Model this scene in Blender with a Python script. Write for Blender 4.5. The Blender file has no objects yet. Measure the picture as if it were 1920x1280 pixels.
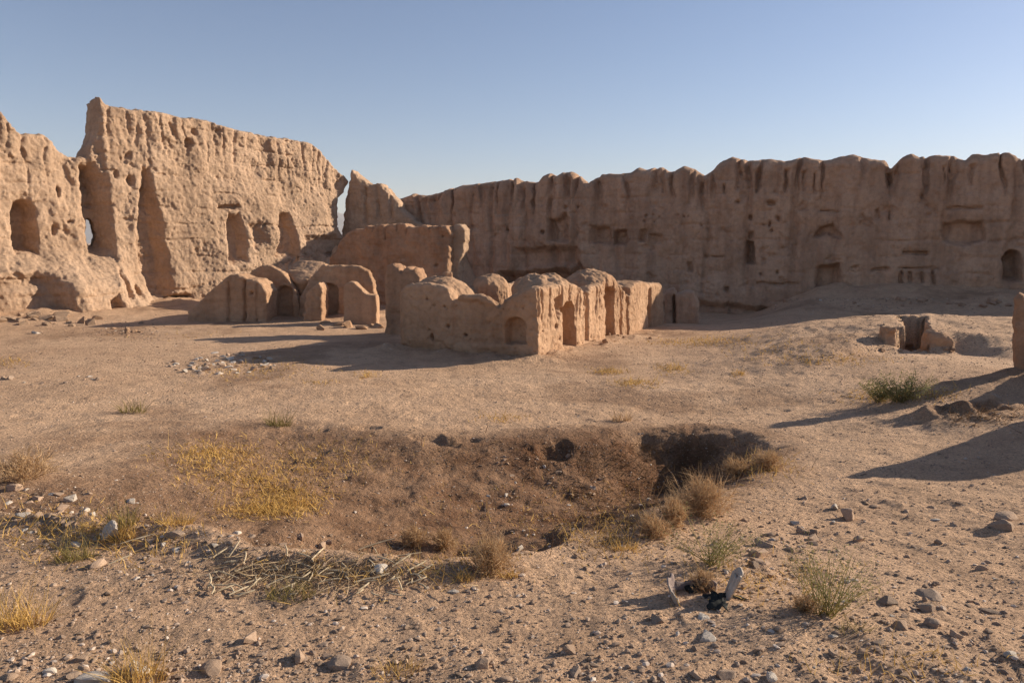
import bpy, math, random
import numpy as np
from mathutils import Vector

rng = np.random.default_rng(7)
random.seed(7)
scene = bpy.context.scene
COL = scene.collection
f32 = np.float32

# ------------------------------------------------------------------ camera model
CAM_Z = 3.0
FPX = 1423.0
HORIZON = 455.0
PITCH = math.atan((640.0 - HORIZON) / FPX)
CP, SP = math.cos(PITCH), math.sin(PITCH)

def ray(px, py):
    x = (np.asarray(px, float) - 960.0) / FPX
    y = -(np.asarray(py, float) - 640.0) / FPX
    return x, CP + y * SP, -SP + y * CP

def at(px, py, Y):
    dx, dy, dz = ray(px, py)
    t = Y / dy
    return np.array([dx * t, Y + 0 * t, CAM_Z + dz * t])

def flat(px, py, z=0.0):
    dx, dy, dz = ray(px, py)
    t = (z - CAM_Z) / dz
    return np.array([dx * t, dy * t])

# ------------------------------------------------------------------ noise
def _h(ix, iy, iz, seed):
    n = (ix.astype(np.uint32) * np.uint32(374761393) + iy.astype(np.uint32) * np.uint32(668265263)
         + iz.astype(np.uint32) * np.uint32(2147483647 - 1013) + np.uint32((seed * 974711 + 12345) & 0xffffffff))
    n = (n ^ (n >> np.uint32(13))) * np.uint32(1274126177)
    n = (n ^ (n >> np.uint32(16))) * np.uint32(2246822519)
    return n ^ (n >> np.uint32(15))

_G2 = np.array([[math.cos(a), math.sin(a)] for a in np.linspace(0, 2 * math.pi, 16, endpoint=False)], f32)
_g = np.random.default_rng(3).normal(size=(64, 3)); _g /= np.linalg.norm(_g, axis=1)[:, None]
_G3 = _g.astype(f32)

def perlin2(x, y, seed=0):
    x = np.asarray(x, f32); y = np.asarray(y, f32)
    xi = np.floor(x).astype(np.int64); yi = np.floor(y).astype(np.int64)
    fx = x - xi; fy = y - yi
    sx = fx * fx * fx * (fx * (fx * 6 - 15) + 10); sy = fy * fy * fy * (fy * (fy * 6 - 15) + 10)
    z = np.zeros_like(xi)
    def c(a, b):
        g = _G2[_h(xi + a, yi + b, z, seed) & np.uint32(15)]
        return g[..., 0] * (fx - a) + g[..., 1] * (fy - b)
    n0 = c(0, 0) * (1 - sx) + c(1, 0) * sx
    n1 = c(0, 1) * (1 - sx) + c(1, 1) * sx
    return (n0 * (1 - sy) + n1 * sy) * 1.5

def perlin3(x, y, z, seed=0):
    x = np.asarray(x, f32); y = np.asarray(y, f32); z = np.asarray(z, f32)
    xi = np.floor(x).astype(np.int64); yi = np.floor(y).astype(np.int64); zi = np.floor(z).astype(np.int64)
    fx = x - xi; fy = y - yi; fz = z - zi
    q = lambda f: f * f * f * (f * (f * 6 - 15) + 10)
    sx, sy, sz = q(fx), q(fy), q(fz)
    def c(a, b, d):
        g = _G3[_h(xi + a, yi + b, zi + d, seed) & np.uint32(63)]
        return g[..., 0] * (fx - a) + g[..., 1] * (fy - b) + g[..., 2] * (fz - d)
    def pl(d):
        n0 = c(0, 0, d) * (1 - sx) + c(1, 0, d) * sx
        n1 = c(0, 1, d) * (1 - sx) + c(1, 1, d) * sx
        return n0 * (1 - sy) + n1 * sy
    return (pl(0) * (1 - sz) + pl(1) * sz) * 1.5

def fbm2(x, y, sc, oc=4, seed=0, gain=.5):
    s = 0; a = 1; fr = 1.0 / sc; t = 0
    for k in range(oc):
        s = s + a * perlin2(np.asarray(x) * fr + 17.3 * k, np.asarray(y) * fr - 9.1 * k, seed + k); t += a
        a *= gain; fr *= 2.03
    return s / t * 1.4

def fbm3(P, sc, oc=4, seed=0, gain=.5):
    s = 0; a = 1; fr = 1.0 / sc; t = 0
    for k in range(oc):
        s = s + a * perlin3(P[..., 0] * fr + 7.3 * k, P[..., 1] * fr - 3.1 * k, P[..., 2] * fr + 1.7 * k, seed + k); t += a
        a *= gain; fr *= 2.03
    return s / t * 1.4

def worley2(x, y, sc, seed=0):
    x = np.asarray(x, f32) / sc; y = np.asarray(y, f32) / sc
    xi = np.floor(x).astype(np.int64); yi = np.floor(y).astype(np.int64)
    best = np.full(x.shape, 9.0, f32); bid = np.zeros(x.shape, np.uint32)
    z = np.zeros_like(xi)
    for a in (-1, 0, 1):
        for b in (-1, 0, 1):
            h = _h(xi + a, yi + b, z, seed)
            jx = (h & np.uint32(1023)) / 1023.0; jy = ((h >> np.uint32(10)) & np.uint32(1023)) / 1023.0
            d = np.hypot(xi + a + jx - x, yi + b + jy - y).astype(f32)
            m = d < best
            best = np.where(m, d, best); bid = np.where(m, h, bid)
    return best, (bid >> np.uint32(20)) / 4095.0

def ss(a, b, x):
    t = np.clip((np.asarray(x, float) - a) / (b - a), 0, 1)
    return t * t * (3 - 2 * t)

def poly_sd(x, y, poly):
    """signed distance to a polygon, negative inside"""
    poly = np.asarray(poly, float); n = len(poly)
    d = np.full(np.shape(x), 1e9); s = np.ones(np.shape(x))
    for i in range(n):
        a = poly[i]; b = poly[i - 1]
        ex, ey = b - a
        wx = x - a[0]; wy = y - a[1]
        t = np.clip((wx * ex + wy * ey) / (ex * ex + ey * ey + 1e-12), 0, 1)
        d = np.minimum(d, (wx - ex * t) ** 2 + (wy - ey * t) ** 2)
        c1 = y >= a[1]; c2 = y < b[1]; c3 = ex * wy > ey * wx
        flip = (c1 & c2 & c3) | (~c1 & ~c2 & ~c3)
        s = np.where(flip, -s, s)
    return s * np.sqrt(d)

# ------------------------------------------------------------------ mesh utilities
def mesh_obj(name, V, F, mat=None, parent=None, origin=None, smooth=True, link=True):
    V = np.asarray(V, f32)
    if origin is not None:
        V = V - np.asarray(origin, f32)
    me = bpy.data.meshes.new(name)
    F = np.asarray(F, np.int32)
    k = F.shape[1]
    me.vertices.add(len(V)); me.vertices.foreach_set('co', V.ravel())
    me.loops.add(F.size); me.loops.foreach_set('vertex_index', F.ravel())
    me.polygons.add(len(F))
    me.polygons.foreach_set('loop_start', np.arange(0, F.size, k, dtype=np.int32))
    try:
        me.polygons.foreach_set('loop_total', np.full(len(F), k, np.int32))
    except Exception:
        pass
    me.update(calc_edges=True)
    me.polygons.foreach_set('use_smooth', np.full(len(F), bool(smooth)))
    if mat: me.materials.append(mat)
    o = bpy.data.objects.new(name, me)
    if origin is not None: o.location = [float(c) for c in origin]
    if parent is not None:
        o.parent = parent
    if link: COL.objects.link(o)
    return o

def tag(o, label=None, cat=None, group=None, kind=None):
    if label: o['label'] = label
    if cat: o['category'] = cat
    if group: o['group'] = group
    if kind: o['kind'] = kind
    return o

def empty(name, loc, rz=0):
    o = bpy.data.objects.new(name, None); COL.objects.link(o)
    o.location = [float(c) for c in loc]; o.rotation_euler = (0, 0, rz); o.empty_display_size = .1
    return o

def surface_nets(F, org, h):
    F = np.ascontiguousarray(F, f32)
    nx, ny, nz = F.shape
    S = F < 0
    cnt = np.zeros((nx - 1, ny - 1, nz - 1), np.int8)
    for a in (0, 1):
        for b in (0, 1):
            for c in (0, 1):
                cnt += S[a:nx - 1 + a, b:ny - 1 + b, c:nz - 1 + c]
    act = (cnt > 0) & (cnt < 8)
    I, J, K = np.nonzero(act)
    idx = np.full(act.shape, -1, np.int32); idx[I, J, K] = np.arange(len(I))
    cs = [(a, b, c) for a in (0, 1) for b in (0, 1) for c in (0, 1)]
    val = [F[I + a, J + b, K + c] for a, b, c in cs]
    P = np.zeros((len(I), 3), f32); n = np.zeros(len(I), f32)
    for i in range(8):
        for j in range(i + 1, 8):
            if sum(abs(p - q) for p, q in zip(cs[i], cs[j])) != 1: continue
            va, vb = val[i], val[j]
            m = (va < 0) != (vb < 0)
            t = np.where(m, va / np.where(m, va - vb, 1), 0)
            for ax in range(3):
                P[:, ax] += np.where(m, cs[i][ax] + (cs[j][ax] - cs[i][ax]) * t, 0)
            n += m
    P /= n[:, None]
    V = (np.stack([I, J, K], 1) + P) * h + np.asarray(org, f32)
    Q = []
    for ax in range(3):
        sl0 = [slice(None)] * 3; sl1 = [slice(None)] * 3
        sl0[ax] = slice(0, -1); sl1[ax] = slice(1, None)
        ch = S[tuple(sl0)] != S[tuple(sl1)]
        i, j, k = np.nonzero(ch)
        o1, o2 = [(1, 2), (2, 0), (0, 1)][ax]
        C = np.stack([i, j, k], 1)
        ok = (C[:, o1] > 0) & (C[:, o2] > 0) & (C[:, o1] < F.shape[o1] - 1) & (C[:, o2] < F.shape[o2] - 1)
        C = C[ok]
        inside = S[C[:, 0], C[:, 1], C[:, 2]]
        def cell(d1, d2):
            D = C.copy(); D[:, o1] += d1; D[:, o2] += d2
            return idx[D[:, 0], D[:, 1], D[:, 2]]
        q = np.stack([cell(-1, -1), cell(0, -1), cell(0, 0), cell(-1, 0)], 1)
        q[~inside] = q[~inside][:, ::-1]
        Q.append(q)
    Q = np.concatenate(Q)
    Q = Q[(Q >= 0).all(1)]
    return V, Q

def vnormals(V, Q):
    n = np.cross(V[Q[:, 2]] - V[Q[:, 0]], V[Q[:, 3]] - V[Q[:, 1]])
    N = np.zeros_like(V)
    for c in range(4):
        for ax in range(3):
            N[:, ax] += np.bincount(Q[:, c], n[:, ax], len(V))
    return N / (np.linalg.norm(N, axis=1)[:, None] + 1e-9)

class Frame:
    """local frame of an upright plane: u along it, w out of it (towards the camera side), z up"""
    def __init__(s, P0, P1):
        s.P0 = np.asarray(P0, float); d = np.asarray(P1, float) - s.P0
        s.L = float(np.hypot(*d)); s.t = d / s.L
        s.n = np.array([s.t[1], -s.t[0]])
    def uz(s, px, py, w=0.0):
        dx, dy, dz = ray(px, py)
        o = s.P0 + s.n * w
        k = (o @ s.n) / (dx * s.n[0] + dy * s.n[1])
        X = dx * k - s.P0[0]; Yy = dy * k - s.P0[1]
        return X * s.t[0] + Yy * s.t[1], CAM_Z + dz * k
    def pts(s, L, w=0.0):
        return np.array([s.uz(a, b, w) for a, b in L])
    def world(s, V):
        return np.stack([s.P0[0] + V[:, 0] * s.t[0] + V[:, 1] * s.n[0],
                         s.P0[1] + V[:, 0] * s.t[1] + V[:, 1] * s.n[1], V[:, 2]], 1)

def sdf_obj(name, fr, u0, u1, w0, w1, z0, z1, h, func, mat, parent=None, rough=.03, rsc=.5, seed=0, fine=.012):
    u = np.arange(u0 - 2 * h, u1 + 2 * h, h); w = np.arange(w0 - 2 * h, w1 + 2 * h, h); z = np.arange(z0 - 2 * h, z1 + 2 * h, h)
    F = func(u[:, None, None].astype(f32), w[None, :, None].astype(f32), z[None, None, :].astype(f32))
    F = np.broadcast_to(F, (len(u), len(w), len(z))).copy()
    V, Q = surface_nets(F, (u[0], w[0], z[0]), h)
    N = vnormals(V, Q)
    d = rough * fbm3(V, rsc, 4, seed, .6)
    if fine: d = d + fine * fbm3(V, .1, 2, seed + 9)
    V = V + N * d[:, None]
    X = fr.world(V)
    o = X.mean(0); o[2] = max(0.0, X[:, 2].min())
    if parent is not None:
        ob = mesh_obj(name, X, Q, mat, parent, np.array(parent.location))
        ob.location = (0, 0, 0)
    else:
        ob = mesh_obj(name, X, Q, mat, None, o)
    return ob

def smax(a, b, k):
    h = np.clip(.5 - .5 * (b - a) / k, 0, 1)
    return b + (a - b) * h + k * h * (1 - h)
def smin(a, b, k):
    return -smax(-a, -b, k)

# ------------------------------------------------------------------ materials
def nt(mat):
    mat.use_nodes = True
    t = mat.node_tree; t.nodes.clear()
    return t
def N(t, typ, **kw):
    n = t.nodes.new(typ)
    for k, v in kw.items():
        if k in n.inputs: n.inputs[k].default_value = v
        else: setattr(n, k, v)
    return n
def noise(t, co, sc, det=5, rough=.55, scale3=None):
    if scale3:
        m = N(t, 'ShaderNodeMapping'); m.inputs['Scale'].default_value = scale3
        t.links.new(co, m.inputs['Vector']); co = m.outputs[0]
    n = N(t, 'ShaderNodeTexNoise'); n.inputs['Scale'].default_value = sc
    n.inputs['Detail'].default_value = det; n.inputs['Roughness'].default_value = rough
    t.links.new(co, n.inputs['Vector'])
    return n.outputs[0]
def ramp(t, fac, stops):
    r = N(t, 'ShaderNodeValToRGB')
    el = r.color_ramp.elements
    while len(el) > 1: el.remove(el[-1])
    for i, (p, c) in enumerate(stops):
        e = el[0] if i == 0 else el.new(p)
        e.position = p; e.color = (*c, 1) if len(c) == 3 else c
    t.links.new(fac, r.inputs[0])
    return r.outputs[0]
def mix(t, fac, a, b, mode='MIX'):
    m = N(t, 'ShaderNodeMix', data_type='RGBA', blend_type=mode)
    for sock, v in ((0, fac), (6, a), (7, b)):
        if hasattr(v, 'links'): t.links.new(v, m.inputs[sock])
        else: m.inputs[sock].default_value = v if sock == 0 else (*v, 1)
    return m.outputs[2]
def mth(t, op, a, b):
    m = N(t, 'ShaderNodeMath', operation=op)
    for i, v in enumerate((a, b)):
        if hasattr(v, 'links'): t.links.new(v, m.inputs[i])
        else: m.inputs[i].default_value = v
    return m.outputs[0]
def finish(t, col, height=None, dist=.03, strength=.6, rough=.95):
    b = N(t, 'ShaderNodeBsdfPrincipled'); b.inputs['Roughness'].default_value = rough
    b.inputs['Specular IOR Level'].default_value = .12
    o = N(t, 'ShaderNodeOutputMaterial')
    t.links.new(col, b.inputs['Base Color'])
    if height is not None:
        bp = N(t, 'ShaderNodeBump'); bp.inputs['Distance'].default_value = dist; bp.inputs['Strength'].default_value = strength
        t.links.new(height, bp.inputs['Height']); t.links.new(bp.outputs[0], b.inputs['Normal'])
    t.links.new(b.outputs[0], o.inputs[0])
    return b

def mud(name, dark, mid, light, bump=.06, streak=.25, band=.8):
    m = bpy.data.materials.new(name); t = nt(m)
    co = N(t, 'ShaderNodeTexCoord').outputs['Object']
    a = noise(t, co, .45, 6, .6)
    c = ramp(t, a, [(.3, dark), (.5, mid), (.72, light)])
    b = noise(t, co, 6, 6, .65)
    c = mix(t, .55, c, ramp(t, b, [(.25, (.55, .55, .55)), (.5, (1, 1, 1)), (.8, (1.25, 1.22, 1.18))]), 'MULTIPLY')
    s = noise(t, co, 1.0, 4, .6, (1.6, 1.6, .14))
    c = mix(t, streak, c, ramp(t, s, [(.35, (.55, .5, .48)), (.55, (1.05, 1.05, 1.05))]), 'MULTIPLY')
    l = noise(t, co, 1.0, 4, .6, (.25, .25, 3.2))
    c = mix(t, streak * band, c, ramp(t, l, [(.36, (.62, .58, .56)), (.5, (1, 1, 1))]), 'MULTIPLY')
    g = noise(t, co, 28, 5, .7)
    hsum = mth(t, 'ADD', mth(t, 'MULTIPLY', noise(t, co, 5.5, 9, .72), 1.0), mth(t, 'MULTIPLY', g, .55))
    finish(t, c, hsum, bump * 1.5, .9)
    return m

M_left = mud('mud_pale', (.39, .26, .17), (.50, .335, .22), (.58, .395, .265))
M_mid = mud('mud_red', (.36, .205, .12), (.46, .27, .16), (.53, .32, .195), .04, .35)
M_right = mud('mud_grey', (.41, .255, .165), (.50, .315, .205), (.57, .37, .245), .05, .45, .35)
M_house = mud('mud_brown', (.38, .225, .13), (.47, .29, .175), (.54, .345, .215), .03, .3)

def simple_mat(name, c1, c2, sc=8, bump=.01, rough=.9, detail=4, back=False):
    m = bpy.data.materials.new(name); t = nt(m)
    co = N(t, 'ShaderNodeTexCoord').outputs['Object']
    inf = N(t, 'ShaderNodeObjectInfo').outputs['Random']
    c = ramp(t, noise(t, co, sc, detail, .6), [(.3, c1), (.7, c2)])
    c = mix(t, .5, c, ramp(t, inf, [(0, (.6, .58, .56)), (1, (1.2, 1.18, 1.15))]), 'MULTIPLY')
    finish(t, c, noise(t, co, sc * 3, 5, .6) if bump else None, bump or .01, .6, rough)
    return m
M_stone = simple_mat('stone_tan', (.34, .225, .15), (.52, .37, .26), 9)
M_stone_grey = simple_mat('stone_grey', (.28, .20, .145), (.41, .30, .22), 9)
M_stone_pale = simple_mat('stone_pale', (.48, .40, .32), (.66, .58, .49), 9)
M_stone_dark = simple_mat('stone_dark', (.07, .065, .065), (.14, .125, .12), 9)

def blade_mat(name, c1, c2, trans=.25):
    m = bpy.data.materials.new(name); t = nt(m)
    g = N(t, 'ShaderNodeNewGeometry')
    co = N(t, 'ShaderNodeTexCoord').outputs['Object']
    c = ramp(t, g.outputs['Random Per Island'], [(0, c1), (1, c2)])
    c = mix(t, .5, c, ramp(t, noise(t, co, 3.0, 3), [(.3, (.65, .65, .65)), (.7, (1.15, 1.15, 1.15))]), 'MULTIPLY')
    b = finish(t, c, None)
    tr = N(t, 'ShaderNodeBsdfTranslucent'); t.links.new(c, tr.inputs[0])
    mx = N(t, 'ShaderNodeMixShader'); mx.inputs[0].default_value = trans
    out = [n for n in t.nodes if n.type == 'OUTPUT_MATERIAL'][0]
    t.links.new(b.outputs[0], mx.inputs[1]); t.links.new(tr.outputs[0], mx.inputs[2]); t.links.new(mx.outputs[0], out.inputs[0])
    return m
M_dry = blade_mat('dry_grass_gold', (.50, .30, .09), (.74, .48, .16))
M_tan = blade_mat('dry_twig_tan', (.40, .25, .13), (.66, .45, .25))
M_brown = blade_mat('dead_twig_brown', (.12, .07, .035), (.26, .155, .08))
M_green = blade_mat('dusty_green', (.21, .19, .075), (.38, .34, .14))
M_olive = blade_mat('olive_grass', (.17, .14, .05), (.36, .27, .10))
M_straw = blade_mat('bleached_straw', (.26, .16, .08), (.56, .42, .26), .1)

# ------------------------------------------------------------------ plan of the place
LW = Frame(at(-330, 600, 27.0)[:2], at(655, 600, 46.0)[:2])      # tall western curtain wall
RW = Frame(at(700, 560, 48.8)[:2], at(1920, 560, 35.0)[:2])      # long northern curtain wall
A = flat(742, 652); C = flat(1010, 672)
HB = Frame(A, C)                                                  # front of the little domed house, w towards camera
PIT = np.array([flat(a, b, z) for a, b, z in [(-120, 1040, .5), (20, 1036, .5), (110, 1044, .55), (200, 1056, .58), (330, 1064, .62), (395, 1078, .64), (480, 1112, .72), (760, 1106, .72), (1000, 1086, .7), (1165, 1040, .62),
     (1215, 1005, .55), (1375, 935, .45), (1480, 872, .3), (1440, 828, .15), (1300, 803, .08), (1080, 812, .08), (800, 826, .1), (690, 808, .1), (560, 792, .1), (430, 800, .1), (330, 830, .2), (200, 890, .3), (120, 935, .4), (-120, 955, .45)]])

_a, _c, _e = flat(742, 652), flat(1010, 672), flat(1245, 612)
_p, _q = flat(360, 600), flat(715, 598)
FEET = [(_a, _c), (_c, _e), (_p, _q), (_q + [-.2, 0], _q + [-.2, 2])]
DUG = flat(1717, 655, .45)
HOLLOWS = [(*flat(832, 846, .0), .42, .26, .16), (*flat(1032, 862, -.05), .40, .34, .22), (*flat(1270, 835, .0), .7, .35, .14), (*flat(690, 815, .05), .3, .2, .08)]
def terrain(x, y):
    x = np.asarray(x, float); y = np.asarray(y, float)
    r = np.hypot(x, y)
    n1 = fbm2(x, y, 7.0, 3, 11); n2 = fbm2(x, y, 1.6, 4, 21); n3 = fbm2(x, y, .42, 3, 31)
    z = 1.05 * (1 - ss(2.0, 14, y)) + .10 * n1 + .035 * n2 + .012 * n3
    # scuffs and old footprints in the crust
    nr_ = r < 17
    if nr_.any():
        wx, wy = x[nr_] + .08 * n2[nr_], y[nr_] + .08 * n2[nr_]
        wd, wi = worley2(wx, wy, .55, 17)
        zz = z[nr_] - .013 * ss(.36, .1, wd) * (wi > .55) + .006 * ss(.48, .36, wd) * ss(.28, .36, wd) * (wi > .55)
        zz = zz + .007 * fbm2(x[nr_], y[nr_], .13, 2, 19)
        z = z.copy(); z[nr_] = zz
    # the hollow
    near = r < 18
    d = np.full(x.shape, 9.0)
    if near.any():
        xn, yn = x[near], y[near]
        d[near] = poly_sd(xn, yn, PIT) + .28 * fbm2(xn, yn, 1.3, 4, 41)
    soft = .45 + (1.9 - .75 * ss(1.0, 2.4, x)) * ss(5.0, 7.4, y) 
    inside = ss(.06, -1.0, d / soft)
    deep = ss(-3.6, 1.2, x)
    z = z - inside * (.22 + .62 * deep * (1 - .45 * ss(6.5, 10, y)) + .22 * (1 - ss(4.8, 7, y)) + .22 * ss(.4, 2.6, x))
    z = z - .15 * ss(.02, -.12, d) * (1 - ss(5.2, 6.6, y)) * (1 - .75 * ss(-.5, .8, x))
    z = z + .09 * np.exp(-((d - .12) / .2) ** 2) * (1 - ss(5.6, 6.8, y)) * (1 - ss(-1.2, .4, x))
    for qx, qy, rx, ry, dp in HOLLOWS:
        e = np.hypot((x - qx) / rx, (y - qy) / ry) + .9 * fbm2(x, y, .8, 4, 45)
        z = z - .7 * dp * ss(1.0, .3, e)
    z = z + inside * (.055 * fbm2(x, y, .6, 4, 51, .6) + .02 * n3)
    # ground rising to the right
    z = z + .55 * ss(3.2, 9.5, x) * ss(5, 9, y) * (1 - ss(14, 24, y))
    # ridge of spoil on the right
    ax, ay, bx, by = 6.9, 12.6, 10.2, 13.4
    t = np.clip(((x - ax) * (bx - ax) + (y - ay) * (by - ay)) / ((bx - ax) ** 2 + (by - ay) ** 2), 0, 1)
    dd = np.hypot(x - ax - t * (bx - ax), y - ay - t * (by - ay)) + .15 * n2
    z = z + .55 * (.35 + .3 * t + .10 * fbm2(x, y, .9, 3, 61)) * np.exp(-(dd / .55) ** 2)
    # brown spoil heap in front of it
    z = z + .16 * np.exp(-((x - 6.6) / .8) ** 2 - ((y - 10.9) / .45) ** 2) * (1 + 1.2 * n3)
    # mound with the dugout
    z = z + .28 * np.exp(-((x - 9.4) / 4.0) ** 2 - ((y - 22.4) / 2.3) ** 2) + .25 * np.exp(-((x - 14.5) / 3.5) ** 2 - ((y - 22.5) / 2.5) ** 2)
    yy = y - DUG[1]; xx = x - DUG[0] - .5 * yy
    z = z + .46 * ss(0, 1, (yy - .5 + .15 * n2) / (1.0 + 2.6 * ss(-.7, -2.4, xx) + 1.6 * ss(1.0, 2.5, xx)) + 1) * ss(-7, -.4, xx) * (1 - ss(3.0, 8, xx)) * (1 - ss(4, 12, yy)) * (1 + .10 * n2 + .06 * n3)
    dug = np.maximum(np.abs(x - DUG[0] - .5 * (y - DUG[1]) - .24 * n3 - .14 * n2) - .36, np.abs(y - DUG[1] - 1.9) - 2.0)
    z = np.where(dug < .06, np.minimum(z, -.45 + .1 * n3 + np.clip(dug, 0, .06) * 20), z)
    dug2 = np.hypot((x - 15.9) / .75, (y - 25.6) / .55) + .3 * n2
    z = z - .6 * ss(1.0, .6, dug2)
    # banks against the two curtain walls
    ur = (x - RW.P0[0]) * RW.t[0] + (y - RW.P0[1]) * RW.t[1]
    wr = (x - RW.P0[0]) * RW.n[0] + (y - RW.P0[1]) * RW.n[1]
    dr = np.clip(wr - .4, 0, None)
    z = z + .9 * ss(23.5, 27.5, ur) * np.exp(-(dr / 4.2) ** 2) * (1 + .25 * n2) - .75 * ss(9, 13, ur) * (1 - ss(22, 26.5, ur)) * np.exp(-(dr / 12) ** 2)
    z = z + 2.9 * np.exp(-((ur - 5.6) / 1.8) ** 2) * np.exp(-np.clip(dr, 0, None) / 1.7) * (1 + .12 * n2)
    ul = (x - LW.P0[0]) * LW.t[0] + (y - LW.P0[1]) * LW.t[1]
    wl = (x - LW.P0[0]) * LW.n[0] + (y - LW.P0[1]) * LW.n[1]
    dl = np.clip(wl - .6, 0, None)
    z = z + (.35 + 1.75 * ss(16.5, 19.5, ul) * (1 - ss(22.5, 25.5, ul))) * np.exp(-(dl / 2.4) ** 2) * (1 + .35 * n2 + .2 * n3)
    z = z + 4.2 * np.exp(-((x + 7.0) / 2.2) ** 2 - ((y - 47.2) / 2.6) ** 2) * (1 + .12 * n2)
    m = (y > 17) & (y < 36) & (x > -14) & (x < 9)
    if m.any():
        xm, ym = x[m], y[m]
        dm = np.full(xm.shape, 9.0)
        for a0, a1 in FEET:
            e = a1 - a0; tt = np.clip(((xm - a0[0]) * e[0] + (ym - a0[1]) * e[1]) / (e @ e), 0, 1)
            dm = np.minimum(dm, np.hypot(xm - a0[0] - tt * e[0], ym - a0[1] - tt * e[1]))
        q = fbm2(xm, ym, 1.5, 5, 95, .62)
        zz = z[m]; zz = zz + (.06 + .17 * q).clip(0) * np.exp(-(dm / (.5 + .3 * q).clip(.15)) ** 2); z[m] = zz
    z = np.where(y > 50, z * (1 - ss(50, 60, y)), z)
    z = z - .4 * ss(60, 300, r)
    return z

SUN_EL, SUN_AZ = math.radians(20), math.radians(69)      # azimuth from +Y towards +X

# ------------------------------------------------------------------ ground (one sheet, finer near the viewer)
NR = 760
R = 1.3 * (60.0 / 1.3) ** np.linspace(0, 1, NR)
R = np.concatenate([R, np.geomspace(62, 9000, 60)])
ang = np.radians(np.concatenate([np.linspace(-178, -42, 70), np.linspace(-41, 41, 760), np.linspace(42, 178, 70)]))
RR, AA = np.meshgrid(R, ang, indexing='ij')
GX, GY = RR * np.sin(AA), RR * np.cos(AA)
GZ = terrain(GX, GY)
nr, na = GX.shape
GV = np.stack([GX, GY, GZ], -1).reshape(-1, 3)
ii = (np.arange(nr - 1)[:, None] * na + np.arange(na - 1)[None, :]).ravel()
GF = np.stack([ii, ii + 1, ii + na + 1, ii + na], 1)
i0 = np.arange(nr - 1) * na
GF = np.concatenate([GF, np.stack([i0 + na - 1, i0, i0 + na, i0 + 2 * na - 1], 1)])
cap = len(GV)
GV = np.concatenate([GV, [[0, 0, float(GZ[0].mean())]]])

def G(px, py):
    """where the line of sight through a pixel meets the ground"""
    px = np.atleast_1d(np.asarray(px, float)); py = np.atleast_1d(np.asarray(py, float))
    dx, dy, dz = ray(px, py)
    hz = np.hypot(dx, dy); m = dz / hz; a = np.arctan2(dx, dy)
    j = np.clip(np.searchsorted(ang, a), 1, na - 1)
    T = (GZ[:, :] - CAM_Z) / RR
    out = np.zeros((len(px), 3))
    for s in range(0, len(px), 4000):
        e = slice(s, s + 4000)
        w = (a[e] - ang[j[e] - 1]) / (ang[j[e]] - ang[j[e] - 1])
        col = T[:, j[e] - 1] * (1 - w) + T[:, j[e]] * w
        hit = col >= m[e][None, :]
        k = np.clip(hit.argmax(0), 1, nr - 1)
        n = np.arange(hit.shape[1])
        t0, t1 = col[k - 1, n], col[k, n]
        q = np.clip((m[e] - t0) / (t1 - t0 + 1e-9), 0, 1)
        rr = R[k - 1] + (R[k] - R[k - 1]) * q
        out[e] = np.stack([rr * np.sin(a[e]), rr * np.cos(a[e]), CAM_Z + m[e] * rr], 1)
    return out

def ground_z(x, y):
    return terrain(np.atleast_1d(x), np.atleast_1d(y))

gm = bpy.data.materials.new('dry_earth'); t = nt(gm)
co = N(t, 'ShaderNodeTexCoord').outputs['Object']
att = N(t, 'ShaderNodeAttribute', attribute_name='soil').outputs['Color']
c = ramp(t, noise(t, co, .28, 6, .6), [(.3, (.45, .287, .178)), (.5, (.54, .352, .222)), (.72, (.59, .395, .255))])
c = mix(t, .7, c, ramp(t, noise(t, co, 2.6, 7, .7), [(.3, (.68, .66, .64)), (.5, (1, 1, 1)), (.75, (1.2, 1.18, 1.15))]), 'MULTIPLY')
c = mix(t, .75, c, ramp(t, noise(t, co, 34, 5, .75), [(.32, (.45, .43, .42)), (.5, (1, 1, 1)), (.68, (1.4, 1.36, 1.3))]), 'MULTIPLY')
c = mix(t, .6, c, ramp(t, noise(t, co, 95, 3, .7), [(.34, (.40, .38, .36)), (.48, (1, 1, 1)), (.66, (1.45, 1.4, 1.35))]), 'MULTIPLY')
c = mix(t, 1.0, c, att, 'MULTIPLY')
v = N(t, 'ShaderNodeTexVoronoi'); v.inputs['Scale'].default_value = 22; t.links.new(co, v.inputs['Vector'])
hh = mth(t, 'ADD', mth(t, 'MULTIPLY', noise(t, co, 9, 8, .7), 1.0), mth(t, 'MULTIPLY', noise(t, co, 60, 5, .7), .35))
hh = mth(t, 'SUBTRACT', hh, mth(t, 'MULTIPLY', v.outputs['Distance'], .25))
finish(t, c, hh, .07, .9)
fan = np.stack([np.full(na, cap), np.arange(na), (np.arange(na) + 1) % na, (np.arange(na) + 1) % na], 1)
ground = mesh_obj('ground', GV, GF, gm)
ground['kind'] = 'structure'
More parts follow.
